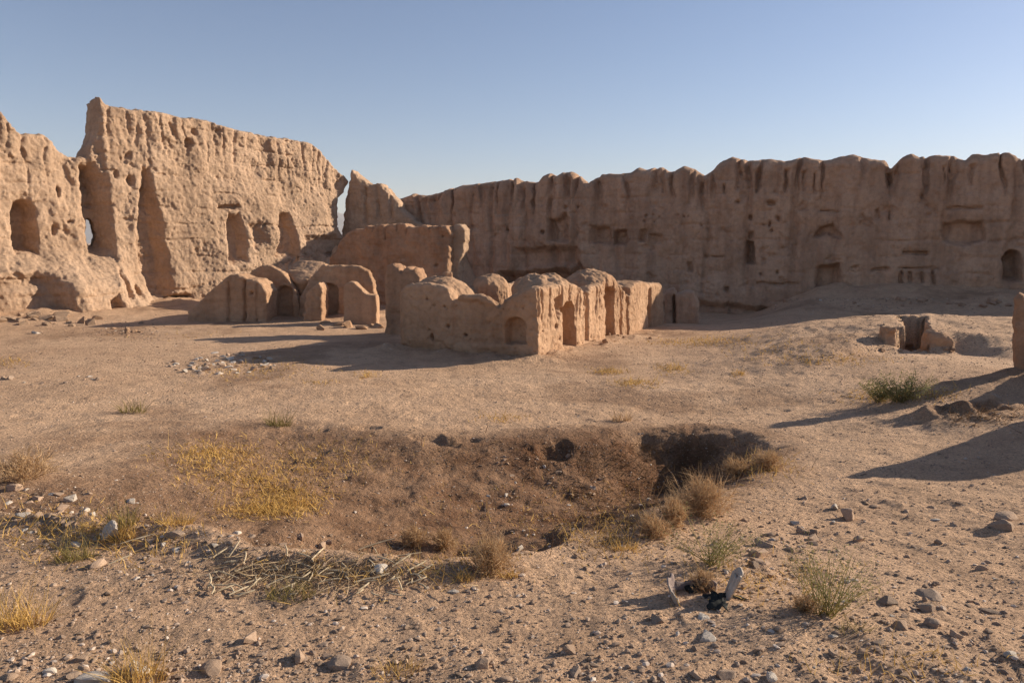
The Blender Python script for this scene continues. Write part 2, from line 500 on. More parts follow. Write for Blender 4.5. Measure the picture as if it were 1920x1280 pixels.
# soil tint: dark broken earth plus painted shade in the hollow, reddish spoil, pale trodden ground
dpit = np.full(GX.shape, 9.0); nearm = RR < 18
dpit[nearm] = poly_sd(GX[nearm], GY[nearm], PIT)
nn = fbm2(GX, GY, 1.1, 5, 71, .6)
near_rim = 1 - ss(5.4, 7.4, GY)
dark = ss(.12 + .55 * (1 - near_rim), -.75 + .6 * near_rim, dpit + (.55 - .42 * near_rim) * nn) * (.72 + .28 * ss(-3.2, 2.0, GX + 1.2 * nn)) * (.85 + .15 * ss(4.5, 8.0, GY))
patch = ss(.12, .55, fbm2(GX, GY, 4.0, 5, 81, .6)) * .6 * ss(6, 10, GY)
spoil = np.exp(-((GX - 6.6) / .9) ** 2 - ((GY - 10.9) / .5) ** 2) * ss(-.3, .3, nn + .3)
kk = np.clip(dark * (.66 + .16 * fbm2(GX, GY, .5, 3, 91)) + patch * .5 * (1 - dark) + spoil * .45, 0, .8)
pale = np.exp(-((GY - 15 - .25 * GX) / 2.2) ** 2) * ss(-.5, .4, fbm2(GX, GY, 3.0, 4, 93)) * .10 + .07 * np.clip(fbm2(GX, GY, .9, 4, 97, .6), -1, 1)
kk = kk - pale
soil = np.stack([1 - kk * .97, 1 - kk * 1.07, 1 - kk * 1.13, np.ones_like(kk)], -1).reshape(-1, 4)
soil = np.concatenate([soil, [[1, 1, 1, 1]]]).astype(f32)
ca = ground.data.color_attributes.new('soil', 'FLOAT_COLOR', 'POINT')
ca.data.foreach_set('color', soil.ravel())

# ------------------------------------------------------------------ curtain walls
def wall_fields(fr, u, z, prof, carves, seed, groove=.35, pits=.12, course=.05, batter=.07, big=.3, gsc=1.1, gdeep=2.6):
    """distance of the weathered face from the wall plane, over (u, z)"""
    U, Z = np.meshgrid(u, z, indexing='ij')
    top = np.interp(u, prof[:, 0], prof[:, 1])
    f = batter * (top[:, None] - Z).clip(0) + big * fbm2(U, Z, 4.0, 3, seed) + .3 * big * fbm2(U, Z, 1.2, 5, seed + 5, .6)
    wob = .35 * fbm2(U, Z, 1.5, 3, seed + 7)
    gr = np.abs(perlin2((U + wob * .6) / gsc, Z / 9.0, seed + 11))
    f = f - groove * (1 - ss(0, .22, gr)) * ss(gdeep, .2, top[:, None] - Z + .8 * wob)
    w1 = .22 * fbm2(U, Z, .5, 3, seed + 41); w2 = .22 * fbm2(U, Z, .5, 3, seed + 43)
    # knobbly lumps drawn out down the face, ragged hollows between them
    r1 = np.abs(perlin2((U + .35 * Z + w1) / .55, (Z + w2) / .95, seed + 45)); r2 = np.abs(perlin2((U - .2 * Z + w2) / .26, (Z + w1) / .42, seed + 47))
    amp = .55 + .6 * fbm2(U, Z, 2.2, 2, seed + 49)
    f = f + pits * amp * (.7 * np.minimum(r1, .35) + .5 * np.minimum(r2, .3) - .3) + .9 * pits * fbm2(U + .3 * Z, Z * .62, .5, 4, seed + 51, .68)
    wd, wi = worley2(U + 1.3 * w1, (Z + 1.3 * w2) * .7, .5, seed + 13)
    f = f - .9 * pits * ss(.10 + .28 * wi, .0, wd) * (wi > .45)
    wd, wi = worley2(U + 2 * w1, (Z + 2 * w2) * .75, 1.3, seed + 14)
    f = f - 2.0 * pits * ss(.08 + .2 * wi, .0, wd) * (wi > .6)
    lay = (Z + .12 * fbm2(U, Z, 2.5, 3, seed + 17)) / .78
    lf = np.abs(lay - np.round(lay)) * .78
    f = f - course * ss(.10, .0, lf) * ss(-.15, .35, fbm2(U, Z, 2.2, 3, seed + 19))
    jx = .10 * fbm2(U, Z, .7, 4, seed + 23); jz = .10 * fbm2(U, Z, .7, 4, seed + 29)
    for poly, depth, soft in carves:
        sd = poly_sd(U + jx, Z + jz, poly)
        f = f - depth * ss(soft * .3, -soft, sd)
    return f

def box(x0, y0, x1, y1):
    return [(x0, y0), (x1, y0), (x1, y1), (x0, y1)]
def archp(x0, y0, x1, y1):
    w = (x1 - x0); r = w / 2; h = min(r, (y1 - y0) * .6)
    return [(x0, y1), (x0, y0 + h)] + [(x0 + r - r * math.cos(a), y0 + h - h * math.sin(a)) for a in np.linspace(.3, math.pi - .3, 7)] + [(x1, y0 + h), (x1, y1)]
def blob(x, y, r, ry=None):
    ry = ry or r
    return [(x + r * math.cos(a), y + ry * math.sin(a)) for a in np.linspace(0, 2 * math.pi, 9)[:-1]]

# --- western wall
lp = LW.pts([(-330, 150), (-150, 190), (-50, 195), (0, 208), (18, 232), (38, 250), (60, 249), (85, 250), (98, 262), (115, 283), (135, 293), (150, 295), (166, 294), (174, 268), (182, 256),
             (187, 240), (188.5, 200), (189, 180), (193, 181), (200, 192), (210, 197), (240, 203), (300, 208), (340, 218), (390, 224), (430, 238), (480, 250), (540, 259), (588, 268), (606, 284), (628, 310), (652, 333), (662, 345)])
lp = lp[np.argsort(lp[:, 0])]
le = LW.pts([(668, 330), (655, 345), (648, 360), (636, 372), (632, 400), (629, 432), (640, 450), (650, 470), (660, 640)])
lc = [(p, d, s) for p, d, s in [
    (LW.pts([(-60, 478), (30, 484), (140, 478), (205, 490), (245, 540), (300, 580), (315, 640), (-300, 700), (-300, 478)]), -1.9, 1.5),
    (LW.pts(archp(12, 376, 62, 474)), 1.1, .25),
    (LW.pts([(150, 306), (176, 306), (190, 330), (199, 400), (203, 468), (178, 484), (160, 474), (152, 400)]), .85, .4),
    (LW.pts([(262, 318), (274, 318), (292, 395), (306, 470), (312, 562), (270, 562), (250, 500), (244, 455), (252, 380)]), .8, .4),
    (LW.pts([(-60, 520), (45, 505), (85, 530), (95, 596), (-60, 600)]), 1.0, .5),
    (LW.pts([(196, 516), (206, 505), (212, 555), (200, 556)]), .6, .2),
    (LW.pts([(222, 545), (235, 528), (250, 552), (235, 566)]), .6, .2),
    (LW.pts([(160, 560), (180, 545), (192, 600), (170, 604)]), .5, .2),
    (LW.pts([(301, 556), (322, 548), (346, 552), (350, 590), (300, 592)]), 1.3, .3),
    (LW.pts([(420, 402), (440, 400), (450, 440), (452, 492), (416, 496), (416, 440)]), .65, .3),
    (LW.pts([(516, 400), (536, 398), (548, 440), (546, 484), (502, 482), (512, 440)]), .7, .3),
    (LW.pts(blob(350, 268, 9, 12)), .4, .2), (LW.pts(blob(362, 248, 6)), .3, .15), (LW.pts(blob(408, 246, 6)), .3, .15),
    (LW.pts(blob(240, 340, 9, 12)), .4, .2), (LW.pts(blob(238, 292, 8)), .35, .2), (LW.pts(blob(214, 330, 6, 10)), .3, .15),
    (LW.pts(box(402, 384, 440, 392)), .3, .1), (LW.pts([(455, 420), (480, 415), (490, 455), (465, 470)]), .35, .3),
    (LW.pts(blob(105, 358, 6, 12)), .35, .15), (LW.pts(blob(95, 430, 7, 14)), .35, .2), (LW.pts(box(118, 412, 132, 418)), .3, .1),
    (LW.pts([(560, 440), (620, 440), (640, 470), (600, 490), (560, 470)]), .3, .3),
]]
def f_left(u, w, z):
    uu, zz = u[:, 0, 0], z[0, 0, :]
    fr = wall_fields(LW, uu, zz, lp, lc, 100, groove=.10, pits=.062, course=.08, batter=.10, big=.34, gsc=.7, gdeep=3.8)
    top = np.interp(uu, lp[:, 0], lp[:, 1]) + .10 * fbm2(uu, 0 * uu, .6, 3, 131)
    F = np.maximum(w - fr[:, None, :].astype(f32), -w - 1.5 - .06 * (9 - z))
    Uv, Zv = np.meshgrid(uu, zz, indexing='ij')
    fr = fr + .075 * fbm2(Uv + .22 * Zv, Zv / 4.5, .33, 4, 151, .6) + .05 * fbm2(Uv, Zv, .2, 3, 153, .6)
    rnd = top[:, None].astype(f32) - .22 * np.abs(w[0, :, :].T + .5).astype(f32) ** 1.5
    F = smax(F, z - rnd[:, :, None], .08)
    ue = np.interp(-zz, -le[:, 1], le[:, 0])[None, None, :]
    F = smax(F, u - ue.astype(f32), .2)
    # the hole one can see through
    hu, hz = LW.uz(160, 438, -1.5)
    F = np.maximum(F, 0.30 + .12 * fbm2(z[0, 0, :], z[0, 0, :] * 0 + 3.3, .5, 3, 77)[None, None, :].astype(f32) - np.hypot((u - hu - .35 * (-(w) - 1.2)) * 1.6, (z - hz) * .5))
    return F
zt = lp[:, 1].max() + .4
wl = sdf_obj('mud_wall', LW, -5.0, le[:, 0].max() + .3, -2.6, 3.4, -.6, zt, .052, f_left, M_left, rough=.05, rsc=.2, seed=140, fine=.03)
tag(wl, 'tall pale eroded mud wall in full sun with a spike on its crest', 'mud wall')

# --- northern wall
rp = RW.pts([(700, 380), (740, 374), (770, 362), (790, 366), (815, 362), (830, 355), (860, 347), (900, 342), (930, 338), (965, 332), (985, 340), (1005, 340), (1015, 328), (1028, 324), (1040, 330), (1050, 322), (1068, 320), (1085, 330), (1098, 343),
             (1110, 335), (1125, 325), (1180, 322), (1195, 313), (1210, 317), (1225, 312), (1240, 312), (1250, 320), (1265, 318), (1280, 310), (1300, 315), (1318, 328), (1335, 318), (1350, 302), (1372, 292), (1400, 299),
             (1440, 297), (1470, 300), (1505, 293), (1550, 300), (1560, 298), (1575, 290), (1600, 289), (1640, 297), (1660, 300), (1672, 315), (1690, 295), (1710, 286), (1725, 294), (1755, 289), (1790, 290), (1812, 300), (1825, 287),
             (1850, 287), (1895, 284), (1915, 295), (1950, 290), (2100, 285), (2300, 290)])
rc = [(RW.pts(p), d, s) for p, d, s in [
    (box(1104, 424, 1144, 458), .45, .2), (box(1148, 432, 1177, 460), .6, .15), (box(1200, 430, 1214, 456), .45, .15), (box(1216, 438, 1244, 458), .25, .15),
    ([(1028, 410), (1050, 408), (1062, 394), (1070, 410), (1068, 455), (1028, 455)], .5, .2), ([(965, 464), (1085, 460), (1090, 500), (960, 512)], .6, .4),
    ([(940, 508), (1060, 500), (1100, 530), (930, 540)], 1.0, .4), ([(1072, 505), (1088, 486), (1100, 505), (1110, 530), (1066, 530)], .7, .25),
    (box(1398, 452, 1416, 496), .8, .15), (box(1403, 434, 1413, 452), .4, .15), ([(1522, 446), (1535, 424), (1560, 418), (1578, 440), (1576, 448), (1552, 440)], .55, .15),
    (box(1545, 484, 1578, 488), .35, .1), ([(1530, 500), (1576, 492), (1578, 540), (1560, 570), (1530, 560)], .75, .25), (box(1595, 498, 1610, 503), .3, .1),
    ([(1768, 416), (1800, 414), (1846, 414), (1846, 450), (1820, 462), (1768, 455)], .45, .2), (archp(1878, 468, 1914, 526), 1.0, .2), (box(1775, 388, 1840, 394), .3, .1),
    (box(1290, 492, 1300, 512), .3, .1), (box(1320, 478, 1360, 483), .25, .1), (box(1636, 502, 1668, 507), .35, .1), (box(1690, 470, 1740, 478), .35, .1), (box(1680, 500, 1760, 506), .3, .15),
    (box(1684, 505, 1692, 535), .3, .1), (box(1700, 508, 1709, 530), .3, .1), (box(1725, 508, 1732, 530), .3, .1), (box(1744, 505, 1752, 535), .35, .1), (box(1664, 395, 1671, 415), .3, .1), (box(1640, 392, 1648, 410), .25, .1),
    (box(1535, 392, 1578, 398), .28, .1), (box(1590, 545, 1680, 553), .5, .2), ([(1240, 566), (1300, 560), (1440, 575), (1500, 600), (1240, 610)], .55, .4), (box(1420, 528, 1500, 534), .35, .15),
    (blob(1382, 380, 6, 5), .35, .1), (blob(1445, 382, 10, 7), .4, .15), (blob(1407, 408, 5), .35, .1), (blob(1443, 420, 4, 8), .35, .1), (blob(1460, 410, 5), .35, .1), (blob(1448, 434, 4), .3, .1), (blob(1457, 510, 5), .3, .1),
    (blob(1428, 514, 4), .3, .1), (blob(1365, 541, 6), .3, .1), (blob(1317, 424, 4), .3, .1), (blob(1000, 380, 4, 8), .3, .1), (blob(1018, 436, 5), .35, .1), (blob(952, 432, 4), .3, .1), (blob(1062, 389, 4), .3, .1), (blob(1084, 389, 4), .3, .1),
    (blob(1215, 405, 3), .25, .08), (blob(1225, 404, 3), .25, .08), (blob(1236, 405, 3), .25, .08), (blob(1212, 415, 3), .25, .08), (blob(1228, 416, 3), .25, .08), (blob(1272, 404, 3), .25, .08), (blob(1283, 406, 3), .25, .08), (blob(1292, 404, 3), .25, .08),
    ([(1060, 330), (1070, 330), (1072, 395), (1066, 395)], .3, .15), ([(1312, 330), (1320, 330), (1318, 390), (1312, 390)], .45, .2), ([(1356, 345), (1362, 345), (1361, 365), (1357, 365)], .4, .12), ([(1380, 318), (1390, 318), (1387, 358), (1382, 358)], .4, .2),
    ([(1416, 320), (1428, 320), (1424, 362), (1418, 362)], .4, .2), ([(1470, 316), (1482, 316), (1476, 364), (1470, 364)], .5, .2), ([(1502, 318), (1512, 318), (1509, 360), (1504, 360)], .45, .2), ([(1526, 322), (1531, 322), (1530, 360), (1526, 360)], .4, .15),
    ([(1662, 325), (1676, 322), (1668, 355), (1660, 355)], .6, .2), ([(1730, 310), (1737, 310), (1735, 345), (1731, 345)], .4, .15), ([(1766, 310), (1772, 310), (1773, 345), (1768, 345)], .4, .15), ([(1815, 310), (1830, 308), (1822, 350), (1816, 350)], .35, .2),
]]
def f_right(u, w, z):
    uu, zz = u[:, 0, 0], z[0, 0, :]
    fr = wall_fields(RW, uu, zz, rp, rc, 200, groove=.42, pits=.09, course=.08, batter=.06, big=.26, gsc=1.0, gdeep=2.7)
    ur_ = uu[:, None] + .25 * fbm2(uu[:, None] + 0 * zz[None, :], zz[None, :] + 0 * uu[:, None], 2.0, 3, 261)
    fr = fr + (.22 * fbm2(ur_, .12 * zz[None, :] + 0 * ur_, 2.4, 3, 263) - .22 * (1 - ss(0, .16, np.abs(perlin2(ur_ / 2.1, .05 * zz[None, :] + 0 * ur_, 265))))) * ss(-1, 3.5, zz)[None, :]
    top = np.interp(uu, rp[:, 0], rp[:, 1]) + .05 * fbm2(uu, 0 * uu, .6, 3, 231)
    F = np.maximum(w - fr[:, None, :].astype(f32), -w - 1.3 - .05 * (8 - z))
    rnd = top[:, None].astype(f32) - .5 * np.abs(w[0, :, :].T + .55).astype(f32) ** 1.7
    F = smax(F, z - rnd[:, :, None], .25)
    return F
zt = rp[:, 1].max() + .4
ur1 = RW.uz(2250, 400)[0] + 9
wr = sdf_obj('mud_wall', RW, 1.0, ur1, -2.4, 1.6, -1.2, zt, .068, f_right, M_right, rough=.05, rsc=.6, seed=240, fine=.015)
tag(wr, 'long fluted mud rampart in shade closing the back of the courtyard, with a scalloped crest', 'mud wall')

# ------------------------------------------------------------------ helpers for smaller ruins: an upright slab with a drawn outline
def slab(fr, poly, w0, w1, rnd=.08, wob=.05, seed=0, carv=()):
    poly = np.asarray(poly, float)
    def f(u, w, z):
        uu, zz = u[:, 0, 0], z[0, 0, :]
        U, Z = np.meshgrid(uu, zz, indexing='ij')
        jx = wob * fbm2(U, Z, .7, 3, seed); jz = wob * fbm2(U, Z, .7, 3, seed + 3)
        sd = poly_sd(U + jx, Z + jz, poly)[:, None, :].astype(f32)
        fro = w1 + wob * fbm2(U, Z, 1.0, 3, seed + 5)
        for cp, dep, soft in carv:
            fro = fro - dep * ss(soft * .3, -soft, poly_sd(U + jx * .4, Z + jz * .4, cp))
        a = smax(w - fro[:, None, :].astype(f32), w0 - w, rnd)
        return smax(sd, a, rnd)
    return f
def slab_obj(name, fr, polypx, wat, w0, w1, mat, h=.045, carv=(), parent=None, seed=0, rnd=.1, wob=.06, rough=.045, rsc=.2):
    poly = fr.pts(polypx, wat)
    cv = [(fr.pts(p, wat), d, s) for p, d, s in carv]
    u0, u1 = poly[:, 0].min(), poly[:, 0].max(); z1 = poly[:, 1].max()
    return sdf_obj(name, fr, u0 - .1, u1 + .1, w0 - .1, w1 + .15, max(-.8, poly[:, 1].min()), z1 + .1, h, slab(fr, poly, w0, w1, rnd, wob, seed, cv), mat, parent, rough, rsc, seed + 50)

# --- wedge of wall left standing between the two ramparts
fr = Frame(at(600, 600, 46.5)[:2], at(800, 600, 46.2)[:2])
o = slab_obj('wall_remnant', fr, [(640, 640), (642, 432), (648, 380), (656, 330), (660, 318), (668, 324), (680, 336), (700, 345), (718, 345), (732, 360), (744, 374), (760, 395), (790, 420), (800, 640)], 0, -1.6, .25, M_left, .07,
             [([(683, 350), (690, 350), (692, 420), (684, 420)], .25, .2), ([(706, 352), (712, 352), (716, 410), (708, 410)], .25, .2), ([(730, 365), (735, 365), (740, 410), (732, 410)], .25, .2)], seed=300, rnd=.35, wob=.12, rough=.08)
tag(o, 'pointed wedge of broken mud wall beside the gap ending the tall wall', 'wall remnant')

# --- reddish inner wall with two lit fins
fr = Frame(at(560, 600, 39.0)[:2], at(880, 600, 35.6)[:2])
o = slab_obj('inner_wall', fr, [(600, 640), (618, 480), (640, 446), (668, 428), (700, 420), (740, 419), (770, 424), (800, 421), (834, 420), (842, 430), (842, 640)], 0, -1.0, 0, M_mid, .06, (
    [*[([(a - 3, 415), (a + 3, 415), (a + 1, 415 + b), (a - 1, 415 + b)], .28, .14) for a, b in ((682, 30), (699, 22), (722, 34), (741, 20), (760, 30), (783, 26), (803, 36), (820, 24))], (box(734, 497, 746, 501), .3, .08), (box(812, 496, 822, 501), .3, .08), (blob(826, 444, 3), .3, .08)]), seed=320, rnd=.2, wob=.17, rough=.06)
tag(o, 'reddish smooth mud wall in shade behind the arched ruin, lower than the ramparts', 'mud wall')
fr2 = Frame(at(846, 600, 36.6)[:2], at(880, 600, 36.4)[:2])
o = slab_obj('wall_fin', fr2, [(848, 640), (846, 520), (846, 432), (852, 421), (864, 421), (872, 432), (874, 448), (868, 470), (862, 490), (862, 640)], 0, -.9, .1, M_left, .05, seed=330, rnd=.18, wob=.08)
tag(o, 'narrow rounded fin of sunlit mud at the right end of the reddish inner wall', 'wall remnant')

# --- notched pillar left of the domed house
fr = Frame(at(715, 600, 25.6)[:2], at(790, 600, 24.9)[:2])
o = slab_obj('mud_pillar', fr, [(724, 640), (722, 520), (726, 498), (738, 492), (748, 500), (754, 512), (760, 503), (766, 498), (774, 507), (780, 500), (786, 520), (787, 640)], 0, -.5, .1, M_mid, .045, seed=340, rnd=.12, wob=.07)
tag(o, 'stubby notched mud pillar in shade against the left end of the domed house', 'wall remnant')

# ------------------------------------------------------------------ arched ruin
ar0 = flat(400, 604); ar1 = ar0 + np.array([8.0, -.3])
AR = Frame(ar0, ar1)
root = empty('arched_ruin', (ar0[0] + AR.t[0] * 3.3, ar0[1] + AR.t[1] * 3.3, 0))
tag(root, 'roofless mud ruin with two broken arches under the tall sunlit wall', 'ruin')
slab_obj('pier', AR, [(352, 650), (352, 585), (380, 560), (405, 535), (425, 518), (444, 514), (462, 520), (482, 526), (494, 534), (500, 545), (501, 650)], 0, -1.15, .05, M_house, .045,
         [(box(456, 524, 463, 610), .22, .1), (box(426, 526, 432, 610), .18, .1), (box(480, 532, 484, 610), .12, .06), (blob(473, 550, 4), .2, .06)], root, seed=400)
slab_obj('arch', AR, [(440, 660), (446, 540), (470, 505), (492, 496), (512, 501), (532, 512), (548, 530), (557, 550), (562, 580), (562, 660)], -1.7, -2.1, -1.7, M_house, .04,
         [(archp(519, 535, 549, 600), .32, .06)], root, seed=410, rnd=.06)
slab_obj('arch', AR, [(556, 660), (562, 560), (580, 525), (594, 504), (606, 494), (612, 499), (640, 496), (672, 500), (690, 509), (700, 528), (704, 560), (704, 660)], -1.5, -2.0, -1.5, M_house, .04,
         [(archp(596, 530, 634, 600), .4, .06), (archp(650, 536, 690, 610), .4, .06)], root, seed=420, rnd=.08)
slab_obj('stub_wall', AR, [(566, 660), (570, 570), (576, 548), (590, 534), (597, 530), (602, 536), (604, 546), (604, 660)], -.3, -1.2, -.3, M_house, .04, (), root, seed=430, rnd=.06)
slab_obj('low_wall', AR, [(642, 650), (645, 535), (652, 529), (662, 529), (674, 538), (688, 551), (706, 554), (707, 650)], .25, -.3, .25, M_house, .035, (), root, seed=440, rnd=.04, wob=.03, rough=.015)
# the piece of vault still bridging the two arches
vu, vz = AR.uz(568, 494, -2.2)
def f_vault(u, w, z):
    cone = np.hypot((u - vu - .0) * .9, (w + 2.35) * .8) - (.16 + .8 * np.clip((z - vz + 1.35) / 1.35, 0, 1.2) ** 1.4)
    return smax(smax(cone.astype(f32), z - (vz + .08 - .55 * (w + 3.1).clip(0) - .12 * (u - vu) ** 2), .25), vz - 1.35 - z, .05)
sdf_obj('vault', AR, vu - 1.6, vu + 1.6, -4.0, -1.2, vz - 1.5, vz + .3, .04, f_vault, M_house, root, .04, .5, 450)
def f_fill(u, w, z):
    d = np.abs(w + 3.2) - 1.0
    hgt = vz - .25 - .5 * ((u - vu + .3) / 1.8) ** 2 - .25 * (w + 2.6).clip(0)
    return smax(smax(d, z - hgt, .2), np.abs(u - vu + .2) - 2.4, .3)
sdf_obj('rubble_fill', AR, vu - 3, vu + 2.6, -4.4, -1.9, -.4, vz + .2, .06, f_fill, M_house, root, .1, .5, 460)

# ------------------------------------------------------------------ the little domed house
LP = HB.L                                            # front length
Ee = flat(1192, 625)
HR = Frame(C, C + (np.array([-HB.n[0], -HB.n[1]])))   # right face: u goes away from the camera
LQ = HR.uz(1190, 600)[0]
fpz = HB.pts([(738, 556), (748, 540), (760, 533), (790, 530), (822, 533), (838, 540), (846, 560), (852, 563), (862, 553), (890, 551), (908, 555), (922, 566), (930, 576), (936, 574), (944, 562), (960, 552), (985, 545), (1010, 540)])
rpz = HR.pts([(1010, 540), (1030, 535), (1050, 534), (1062, 530), (1078, 531), (1090, 538), (1099, 552), (1103, 548), (1112, 535), (1130, 533), (1143, 536), (1152, 533), (1165, 537), (1178, 550), (1188, 575)])
def arr(v): return np.asarray(v, f32)
def f_house(u, w, z):
    p = u[:, 0, 0][:, None]; q = -w[0, :, 0][None, :]                # p along the front, q depth
    T = .95 + .10 * fbm2(p + 0 * q, q + 0 * p, .8, 4, 501) + .25 * ss(1.2, 3, p)
    fw = np.interp(p[:, 0], fpz[:, 0], fpz[:, 1])[:, None] + .03 * fbm2(p + 0 * q, q + 0 * p, .4, 3, 502)
    T = np.maximum(T, np.where(q < .52, fw - .5 * (q - .25).clip(0) ** 1.5 * 2, 0))
    rw = np.interp(q[0], rpz[:, 0], rpz[:, 1])[None, :] + .03 * fbm2(p + 0 * q, q + 0 * p, .4, 3, 503)
    T = np.maximum(T, np.where(p > LP - .6, rw - .8 * (LP - .25 - p).clip(0) ** 1.5, 0))
    T = np.maximum(T, np.where(p < .55, 1.55 + .1 * fbm2(p + 0 * q, q, .8, 3, 504) - .6 * (p - .3).clip(0), 0))
    T = np.maximum(T, np.where(q > LQ - .5, 1.5 + .12 * fbm2(p + 0 * q, q, .8, 3, 505), 0))
    pq = lambda px, py, dq: (HB.uz(px, py, -dq)[0], dq, HB.uz(px, py, -dq)[1])
    for (px, py, dq, rx, ry, hh, jag) in [(826, 518, 1.25, 1.05, 1.0, .75, .03), (1020, 513, 2.1, .85, 1.1,   .62, .10), (1108, 505, HR.uz(1108, 600)[0] + 1.9, 1.0, 1.15, .85, .06), (920, 514, 4.6, .62, .7, .5, .05), (992, 517, 3.0, .5, .6, .4, .06)]:
        cp, cq, cz = pq(px, py, dq)
        r = np.hypot((p - cp) / rx, (q - cq) / ry) + .07 * fbm2(p + 0 * q, q, .5, 3, int(px))
        d = cz - hh + hh * np.sqrt(np.clip(1 - r ** 2, 0, 1)) + jag * fbm2(p + 0 * q, q + 0 * p, .35, 3, int(px) + 1) * (r < 1)
        T = np.maximum(T, np.where(r < 1, d, 0))
    cp, cq, cz = pq(839, 509, 1.4)
    T = np.maximum(T, np.where(np.hypot(p - cp, q - cq) < .13, cz - .02, 0))
    F = (z - T[:, :, None]).astype(f32)
    # plan outline: rounded on the far left corner
    n = .07 * fbm2(p + 0 * q, q + 0 * p, 1.2, 3, 506)
    a1 = np.abs(p - LP / 2) - LP / 2; a2 = np.abs(q - LQ / 2) - LQ / 2
    r = .45
    left = np.hypot((r - p).clip(0), (r - q).clip(0)) - r
    o2 = np.maximum(np.maximum(a1, a2), np.where((p < r) & (q < r), left, -9)) + n
    U, Z = np.meshgrid(u[:, 0, 0], z[0, 0, :], indexing='ij')
    rel = .05 * fbm2(U, Z, .9, 4, 510) - .11 * ss(.34, .0, Z + .12 * fbm2(U, Z, .8, 3, 517)) * ss(LP - .7, LP - 1.4, U)   # undercut foot
    cutf = np.zeros_like(U)
    for poly, dep, so in [(HB.pts(archp(946, 594, 985, 646)), .3, .06), (HB.pts([(846, 556), (934, 570), (940, 560), (940, 650), (846, 648)]), .10, .12), (HB.pts(blob(809, 632, 3, 7)), .3, .05),
                          (HB.pts(blob(868, 629, 4, 4)), .3, .05), (HB.pts(blob(838, 612, 3, 4)), .2, .04), (HB.pts(blob(832, 575, 3)), .15, .04), (HB.pts(blob(800, 560, 3)), .15, .04)]:
        cutf += dep * ss(.3 * so, -so, poly_sd(U, Z, poly))
    wd, wi = worley2(U + .1 * rel, Z, .26, 531)
    cutf += .09 * ss(.05 + .13 * wi, .0, wd) * (wi > .5) + .035 * np.abs(perlin2(U / .5, Z / .33, 532))
    depth_front = (rel - cutf)[:, None, :]
    F = smax(F, o2[:, :, None].astype(f32), .16)
    F = np.maximum(F, (w - depth_front).astype(f32))
    # slots and flutes on the sunny side
    q1 = -w[0, :, 0]
    Q, Z2 = np.meshgrid(q1, z[0, 0, :], indexing='ij')
    cutr = .05 * fbm2(Q, Z2, .8, 4, 511) + .10 * (1 - ss(0, .2, np.abs(perlin2(Q / .42, Z2 / 6, 512)))) * ss(.5, 1.5, Z2)
    wd, wi = worley2(Q, Z2, .24, 533)
    cutr += .09 * ss(.05 + .13 * wi, .0, wd) * (wi > .5) + .05 * np.abs(perlin2(Q / .4, Z2 / .3, 534))
    for poly, dep, so in [(HR.pts([(1057, 648), (1057, 578), (1064, 566), (1073, 566), (1080, 575), (1080, 648)]), 1.2, .05), (HR.pts([(1137, 640), (1138, 552), (1142, 540), (1149, 538), (1154, 545), (1154, 640)]), 1.1, .05),
                          (HR.pts([(1098, 640), (1099, 550), (1104, 546), (1105, 640)]), .35, .12), (HR.pts([(1163, 640), (1164, 545), (1168, 545), (1168, 640)]), .18, .08), (HR.pts([(1176, 640), (1176, 555), (1181, 555), (1181, 640)]), .25, .08),
                          (HR.pts([(1040, 560), (1056, 552), (1057, 580), (1046, 600)]), .25, .1), (HR.pts(blob(1045, 612, 3, 6)), .3, .05)]:
        cutr += dep * ss(.3 * so, -so, poly_sd(Q, Z2, poly))
    F = np.maximum(F, (u - (LP - cutr[None, :, :])).astype(f32))
    return F
root = sdf_obj('domed_house', HB, -.15, LP + .15, -LQ - .15, .2, -.35, 2.45, .034, f_house, M_house, None, .034, .17, 520, .012)
tag(root, 'low mud house with broken domes and a slotted sunlit side, alone mid courtyard', 'ruin')

# blocks continuing the row
o = slab_obj('mud_block', HR, [(1186, 660), (1180, 545), (1188, 533), (1205, 527), (1216, 531), (1238, 530), (1244, 538), (1247, 660)], -.25, -1.3, -.25, M_house, .045,
             [([(1213, 640), (1216, 540), (1222, 540), (1224, 640)], .2, .12)], seed=560, rnd=.12)
tag(o, 'square mud block touching the right end of the domed house, half in shadow', 'wall remnant')
fr = Frame(at(1240, 600, 32.5)[:2], at(1330, 600, 32.0)[:2])
o = slab_obj('mud_block', fr, [(1246, 640), (1246, 556), (1252, 546), (1264, 543), (1270, 552), (1282, 545), (1298, 545), (1308, 556), (1312, 570), (1312, 640)], 0, -.9, .1, M_right, .05,
             [([(1262, 640), (1260, 556), (1266, 552), (1270, 640)], .6, .1)], seed=570, rnd=.2, wob=.1)
tag(o, 'low rounded mud stump split in two, lying in shade below the rampart', 'wall remnant')

# ------------------------------------------------------------------ dugout in the mound and walls on the right
p = DUG
fr = Frame(p + np.array([-1.4, .0]), p + np.array([1.6, -.15]))
root = empty('dugout_entrance', (p[0], p[1], 0))
tag(root, 'crumbling mud entrance of a dark dugout in the sunlit mound on the right', 'dugout')
slab_obj('jamb', fr, [(1650, 690), (1655, 660), (1660, 628), (1670, 608), (1683, 610), (1688, 625), (1688, 690)], 0, -.5, .0, M_house, .035, (), root, seed=600, rnd=.12, wob=.14, rough=.08, rsc=.3)
slab_obj('jamb', fr, [(1752, 690), (1751, 640), (1758, 622), (1768, 618), (1782, 628), (1794, 650), (1800, 690)], 0, -.7, .0, M_house, .035, (), root, seed=610, rnd=.12, wob=.14, rough=.08, rsc=.3)
g_ = G(1906, 690)[0]
fr = Frame(g_[:2] - [.02, 0], g_[:2] + [1.6, -1.0])
